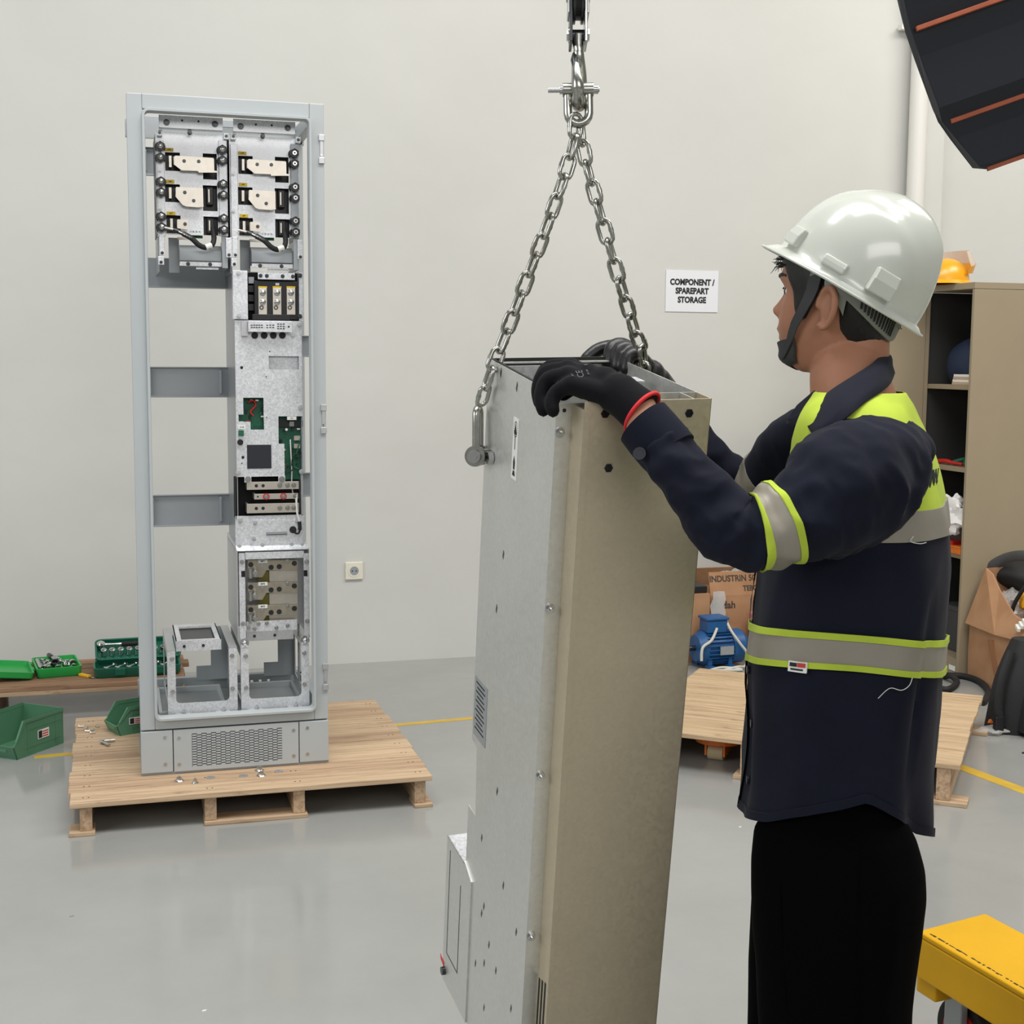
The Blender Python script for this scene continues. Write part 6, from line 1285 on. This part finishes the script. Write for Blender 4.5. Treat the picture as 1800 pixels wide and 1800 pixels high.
# --- trousers
HD = 2.06
def leg(rows_, dl_, ph):
    rings = []
    for y, xc, hw, bw in rows_:
        d = HD+dl_; c = q3(xc, y, d); a = hw*d/FPX
        rings.append([c+TF*a*math.copysign(abs(math.cos(t_))**.9, math.cos(t_))*(1+.03*math.sin(3*t_+y*.01+ph))+TL*bw*math.sin(t_)*(1+.10*math.exp(-((t_-2.2-(y-1560)*.0006)/.16)**2)-.08*math.exp(-((t_-1.85-(y-1560)*.0006)/.2)**2)) for t_ in [2*PI*k/36 for k in range(36)]])
    return rings
yf = 631+FPX*CAMH/(HD-.1)
nl_ = leg([(1385, 1480, 100, .04), (1425, 1472, 116, .046), (1465, 1470, 140, .066), (1520, 1473, 150, .088), (1570, 1472, 151, .096), (1640, 1466, 146, .10), (1700, 1464, 138, .10), (1760, 1462, 133, .098), (1830, 1466, 130, .095), (2000, 1472, 122, .085), (2180, 1478, 116, .08), (2300, 1480, 118, .08)], -.075, 0)
fl_ = leg([(1385, 1472, 90, .04), (1430, 1468, 122, .055), (1480, 1466, 136, .08), (1560, 1458, 138, .098), (1700, 1446, 128, .095), (1830, 1440, 122, .09), (2000, 1440, 112, .082), (2130, 1442, 108, .078)], .11, 2)
mb = MB().loft(nl_).loft(fl_)
tr_ = fuse(mb, 'trousers', 'pants_black', person, .008, 6)
# pressed creases and side seam
for k, (ys, xs0) in enumerate((((1470, 1560, 1650, 1740, 1830), (1370, 1372, 1374, 1380, 1388)), ((1470, 1560, 1650, 1740, 1830), (1512, 1510, 1508, 1508, 1509)))):
    bv2 = BVHTree.FromPolygons([v_.co.copy() for v_ in tr_.data.vertices], [tuple(p_.vertices) for p_ in tr_.data.polygons]); pts = []
    for x, y in zip(xs0, ys):
        h_ = bv2.ray_cast(CAM-root_p, ray(x, y).normalized())
        if h_[0]: pts.append(h_[0]+h_[1]*.0003)
    if len(pts) > 2: MB().tube(catmull(pts, 5), .0011, 6).build('seam', 'pants_black', tr_, smooth=60)
for xc, yb_, d, nm in ((1470, 2330, HD-.09, 0), (1440, 2140, HD+.11, 1)):
    c = q3(xc, yb_, d); c.z = 0
    MB().loft([[c+TF*(.06+.155*math.cos(t_))*1.0+TL*.052*math.sin(t_)*(1-.15*math.cos(t_))+UP*.0 for t_ in [2*PI*k/28 for k in range(28)]], [c+TF*(.06+.155*math.cos(t_))+TL*.052*math.sin(t_)+UP*.03 for t_ in [2*PI*k/28 for k in range(28)]], [c+TF*(.03+.12*math.cos(t_))+TL*.046*math.sin(t_)+UP*.07 for t_ in [2*PI*k/28 for k in range(28)]], [c+TF*(-.01+.06*math.cos(t_))+TL*.042*math.sin(t_)+UP*.12 for t_ in [2*PI*k/28 for k in range(28)]]]).build('shoe', 'black_rubber', person, smooth=50)
# --- head
HF, HL = dirs(33); hpit = math.radians(2); HX = (HF*math.cos(hpit)+UP*math.sin(hpit)).normalized(); HZ = HX.cross(HL).normalized()
HC = at(1487, 540, 2.10)-root_p
def hp(x, y, z): return HC+HX*x+HL*y+HZ*z
hx = [(-.102, .062), (-.094, .078), (-.082, .090), (-.066, .0945), (-.05, .100), (-.03, .104), (-.01, .101), (.01, .098), (.024, .097), (.04, .102), (.06, .101), (.08, .096), (.10, .084), (.12, .06), (.132, .022)]
hbk = [(-.102, .0), (-.085, -.025), (-.07, -.045), (-.05, -.062), (-.03, -.070), (-.01, -.080), (.01, -.088), (.03, -.093), (.05, -.095), (.075, -.094), (.10, -.088), (.12, -.066), (.132, -.028)]
hw_ = [(-.102, .026), (-.094, .036), (-.082, .045), (-.066, .053), (-.05, .059), (-.03, .064), (-.01, .068), (.01, .071), (.03, .0735), (.05, .0745), (.075, .073), (.10, .065), (.12, .048), (.132, .02)]
def head(phi, z, off=0.0):
    xf, xb, w_ = sm(hx, z), sm(hbk, z), sm(hw_, z); c_, a = (xf+xb)/2, (xf-xb)/2; cs, sn = math.cos(phi), math.sin(phi)
    p_ = ((phi+PI) % (2*PI))-PI; g = lambda c0, s0, z0, sz: math.exp(-((abs(p_)-c0)/s0)**2-((z-z0)/sz)**2)
    b_ = 0
    b_ += sm([(-.026, 0), (-.019, .003), (-.014, .013), (-.006, .0195), (.004, .0135), (.016, .0065), (.03, .0025), (.04, 0)], z)*math.exp(-(p_/.135)**2)
    b_ += .007*g(.13, .07, -.011, .009)                                # nostril wings
    b_ += .0065*g(0, .25, -.037, .006)+.0065*g(0, .23, -.051, .006)-.003*g(0, .3, -.044, .003)
    b_ += .006*g(0, .26, -.083, .012)+.0045*g(.3, .3, .043, .008)-.008*g(.33, .16, .022, .011)+.005*g(.33, .11, .021, .0075)+.004*g(.72, .28, -.004, .02)
    return hp(c_+(a+b_+off)*math.copysign(abs(cs)**.95, cs), (w_+off+b_*.3)*math.copysign(abs(sn)**.92, sn)*(1-.10*max(0, cs)), z)
zs = [-.102+.234*k/64 for k in range(65)]
mb = MB().loft([[head(2*PI*i/96, z) for i in range(96)] for z in zs])
nk = catmull([hp(-.018, 0, -.02), hp(-.018, 0, -.07), q3(1490, 660, 2.09), q3(1500, 710, 2.085), q3(1505, 770, TD)], 5); mb.tube(nk, [.050, .050, .050, .051, .052, .053, .054, .055, .055, .056, .057, .058, .060, .062, .064, .066, .068, .07, .07, .07, .07], 36)
def earp(a, r_): return hp(.003+.015*math.cos(a)*r_-.004*math.sin(a)*r_, .0715+.013*(.35+.65*(-math.cos(a)*.5+.5)), -.004+.031*math.sin(a)*r_)
for s_ in (1, -1):
    E3 = []
    for k in range(25):
        a = math.radians(-80-280*k/24+0); E3.append(earp(a, 1.0))
    if s_ < 0:
        E3 = [p_-HL*2*(p_-HC).dot(HL) for p_ in E3]
    mb.tube(E3, [.0042+.0018*math.sin(PI*k/24) for k in range(25)], 8)
    ctr = hp(.001, .0745, -.004); ctr = ctr if s_ > 0 else ctr-HL*2*(ctr-HC).dot(HL); mb.sphere(ctr, (.014, .006, .024), 12, 8, Matrix((HX, HL, HZ)).transposed())
    lb_ = hp(.010, .077, -.030); lb_ = lb_ if s_ > 0 else lb_-HL*2*(lb_-HC).dot(HL); mb.sphere(lb_, .0068, 10, 6)
# hidden body under the clothes, one surface with head and neck
core = [[torso(2*PI*i/40, hz(y, TD), -.022, 0) for i in range(40)] for y in (1270, 1200, 1100, 1000, 920, 860, 800, 760, 735, 715)]; mb.loft(core)
mb.tube([P3[i] for i in range(4, len(P3), 4)]+[q3(1131, 743, 1.894), q3(1124, 722, 1.906), q3(1110, 712, 1.912)], [.046, .046, .042, .040, .038, .036, .034, .033, .033, .032, .031, .030, .030, .029, .028, .028, .026, .026][:len(range(4, len(P3), 4))]+[.0265, .026, .026], 16)
mb.tube([P32[i] for i in range(3, len(P32), 4)]+[q3(1165, 700, 2.346), q3(1156, 684, 2.336)], [.044, .042, .040, .038, .036, .034, .033, .032, .031, .030, .029, .028, .028][:len(range(3, len(P32), 4))]+[.026, .026], 16)
for rg in (nl_, fl_): mb.loft([[r_[k]*.72+sum(r_, Vector())/36*.28 for k in range(36)] for r_ in rg])
body = fuse(mb, 'body', 'skin', person, .0034, 3, fac=.5)
# eyes, brows, hair
for s_ in (1, -1):
    p_ = head(s_*.33, .022); e = MB().sphere(p_-HX*.0085, (.0105, .011, .008), 14, 8, Matrix((HX, HL, HZ)).transposed()).build('eye', 'eye_white', body, smooth=60)
    MB().sphere(p_+HX*.0003+HL*s_*.001, (.003, .0052, .0052), 12, 6, Matrix((HX, HL, HZ)).transposed()).build('iris', 'hair_black', e, smooth=60)
    MB().tube(catmull([head(s_*f, .043+.004*math.sin((f-.15)*5), .0002) for f in (.15, .28, .42, .56, .68)], 4), [.0012]*4+[.0018]*8+[.0012]*5, 8, flat=1.6).build('eyebrow', 'hair_black', body, smooth=60)
    MB().tube(catmull([head(s_*f, .0275-.012*abs(f-.33)*5*.2, .0045) for f in (.2, .28, .36, .46)], 4), .0012, 6).build('eyelash', 'hair_black', body, smooth=60)
def hairline(phi):
    a = abs(((phi+PI) % (2*PI))-PI); return interp([(0, .062), (.5, .060), (.72, .048), (.84, .024), (.96, .0), (1.12, -.020), (1.3, -.022), (1.42, .018), (1.60, .034), (1.78, .0), (1.95, -.038), (2.3, -.064), (2.8, -.078), (PI, -.082)], a)
hr = []
for k in range(15):
    f = k/14; hr.append([head(2*PI*i/120, min(.131, hairline(2*PI*i/120)+(.131-hairline(2*PI*i/120))*f), (.0005+.0055*min(1, f*5))*(1 if f < .95 else .9)+.0015*pnoise(Vector((math.cos(2*PI*i/120)*9, math.sin(2*PI*i/120)*9, f*7)))) for i in range(120)])
hair = MB().loft(hr, caps=False).build('hair', 'hair_black', person, smooth=70)
rnd = random.Random(4); mb = MB()
for k in range(46):                                            # fringe peeking out under the brim
    ph = rnd.uniform(-.5, .75); z = rnd.uniform(.058, .076); p0 = head(ph, z, .002); d = (HX*.6+HZ*rnd.uniform(-.6, .5)+HL*rnd.uniform(-.4, .5)).normalized(); ln = rnd.uniform(.010, .024)
    mb.tube([p0, p0+d*ln*.5+HX*.003, p0+d*ln-HZ*.004], [.0011, .0009, .0003], 5)
for k in range(40):
    ph = rnd.uniform(2.2, 3.6); z = rnd.uniform(-.03, .02); p0 = head(ph, z, .004); d = (-HX*.7-HZ*.7+HL*rnd.uniform(-.4, .4)).normalized(); mb.tube([p0, p0+d*.012], [.001, .0003], 5)
tag(mb.build('hair_strands', 'hair_black', hair, smooth=60), kind='stuff')
# --- hard hat
GF, GL = dirs(18); tl_ = math.radians(31); GX = (GF*math.cos(tl_)+UP*math.sin(tl_)).normalized(); GZ = GX.cross(GL).normalized()
GC = at(1490, 499, 2.105)-root_p
def gp(x, y, z): return GC+GX*x+GL*y+GZ*z
hat = bpy.data.objects.new('hard_hat', None)
def dome(phi, t_, off=0.0):
    cs, sn = math.cos(phi), math.sin(phi); a = .118 if cs > 0 else .122; b_ = .102
    r_ = math.cos(t_)**.80; h = .140*math.sin(t_)**.9
    x, y = (a+off)*cs*r_, (b_+off)*sn*r_
    # raised crown ridge with soft shoulders
    rdg = .014*math.exp(-(y/.030)**2)*max(0, min(1, (math.sin(t_)-.35)*3))*max(0, min(1, (.060-x)*16))
    vv = .004*math.exp(-((abs(y)-.058+.25*max(0, x))/.012)**2)*max(0, min(1, (math.sin(t_)-.2)*4))
    return gp(x, y, h+off*math.sin(t_)+rdg-vv)
NH = 96; rings = []
def brim(phi, e):
    cs = math.cos(phi); fr = max(0, cs)**3; ext = .009+.016*fr+.006*max(0, -cs)**3
    return e*ext, -.004*e-.012*e*e*0+(.010*e*fr*-.2)
for e in (1.0, .66, .33):
    rings.append([gp((.118 if math.cos(p_) > 0 else .122)*math.cos(p_)+brim(p_, e)[0]*math.cos(p_), .102*math.sin(p_)+brim(p_, e)[0]*math.sin(p_), -.012*e+.002-.006*e*max(0, math.cos(p_))**2) for p_ in [2*PI*i/NH for i in range(NH)]])
for k in range(26): rings.append([dome(2*PI*i/NH, PI/2*(k/25)*.985) for i in range(NH)])
hs_ = MB().loft(rings, caps=False)
top_ = gp(0, 0, .1535); i0 = len(hs_.v); hs_.v.append(top_); last = (len(rings)-1)*NH
for i in range(NH): hs_.f.append((last+i, last+(i+1) % NH, i0)); hs_.mi.append(0)
hel = hs_.build('hard_hat', 'helmet_white', person, smooth=70); so_ = hel.modifiers.new('thick', 'SOLIDIFY'); so_.thickness = .003; so_.offset = -1
hel['label'] = 'white hard hat'
MB().tube([rings[0][i] for i in range(NH)], .0022, 8, loop=True).build('brim_bead', 'helmet_white', hel, smooth=60)
def lugb(phi, t0, wd_, ht, th, nm='accessory_slot'):
    mb = MB(); r_ = []
    for f in (0, .5, 1):
        r_.append([dome(phi-wd_/2, t0+ht*f, -.002), dome(phi+wd_/2, t0+ht*f, -.002), dome(phi+wd_/2*.9, t0+ht*f, th*(1 if f < 1 else .7)), dome(phi-wd_/2*.9, t0+ht*f, th*(1 if f < 1 else .7))])
    mb.loft(r_); mb.build(nm, 'helmet_white', hel, bevel=.003, seg=3)
for s_ in (1, -1):
    lugb(s_*.62, .03, .30, .19, .011); lugb(s_*1.38, .03, .36, .10, .006); lugb(s_*2.02, .03, .36, .24, .011)
# harness band at the nape with slots
hb2 = []
for k in range(25):
    ph = 1.72+(2*PI-3.44)*k/24; a = abs(ph-PI); zc_ = -.034+.070*(a/1.42)**1.6
    hb2.append([head(ph, zc_-.016, .0085), head(ph, zc_+.016, .0085), head(ph, zc_+.016, .0115), head(ph, zc_-.016, .0115)])
nb = MB().loft(hb2).build('nape_band', 'harness_grey', hel, smooth=40)
for k in range(12):
    ph = 2.12+k*.075; a = abs(ph-PI); zc_ = -.034+.070*(a/1.42)**1.6; p0, p1 = head(ph-.03, zc_+.011, .012), head(ph+.01, zc_-.011, .012)
    MB().tube([p0, p1], .0016, 6).build('slot', 'ink', nb)
for s_ in (1,):
    hg_ = [head(1.72+.16*f, .036+.05*f-.02, .010) for f in (0, .5, 1)]
mbs = MB(); r_ = []
for k in range(7):
    f = k/6; ph = 1.55+.35*f; z0_ = .052-.045*f; r_.append([head(ph, z0_-.022, .009), head(ph, z0_+.03, .009), head(ph, z0_+.03, .0115), head(ph, z0_-.022, .0115)])
mbs.loft(r_).build('harness_arm', 'harness_grey', hel, smooth=40)
# chin strap
for s_ in (1, -1):
    ctl = [(1.46, .046, .012), (1.42, .035, .013), (1.32, .0, .013), (1.20, -.03, .010), (1.05, -.055, .009), (.80, -.080, .009)]
    cp_ = [ (interp([(i, c_[0]) for i, c_ in enumerate(ctl)], k/4), interp([(i, c_[1]) for i, c_ in enumerate(ctl)], k/4), interp([(i, c_[2]) for i, c_ in enumerate(ctl)], k/4)) for k in range(21)]
    w_ = .10; mbs = MB().loft([[head(s_*(a-w_), z-.004, o_), head(s_*(a+w_), z+.004, o_), head(s_*(a+w_), z+.004, o_+.0022), head(s_*(a-w_), z-.004, o_+.0022)] for a, z, o_ in cp_])
    stp = mbs.build('chin_strap', 'strap_grey', hel, smooth=40)
    MB().loft([[head(s_*(a-.115), z, .008), head(s_*(a+.115), z+.012, .008), head(s_*(a+.115), z+.012, .0125), head(s_*(a-.115), z, .0125)] for a, z in ((1.48, .050), (1.46, .040))]).build('buckle', 'harness_grey', stp)
mbs = []; 
for k in range(9):
    f = k/8; z = -.062-.038*f
    mbs.append([head(-1.1+2.2*i/16, z+.012*abs(-1+2*i/16), .0075-.006*max(0, f-.75)*2) for i in range(17)]+[head(-1.1+2.2*i/16, z+.012*abs(-1+2*i/16), .003) for i in range(16, -1, -1)])
MB().loft(mbs).build('chin_cup', 'strap_grey', hel, smooth=50)
bpy.data.objects.remove(hat)
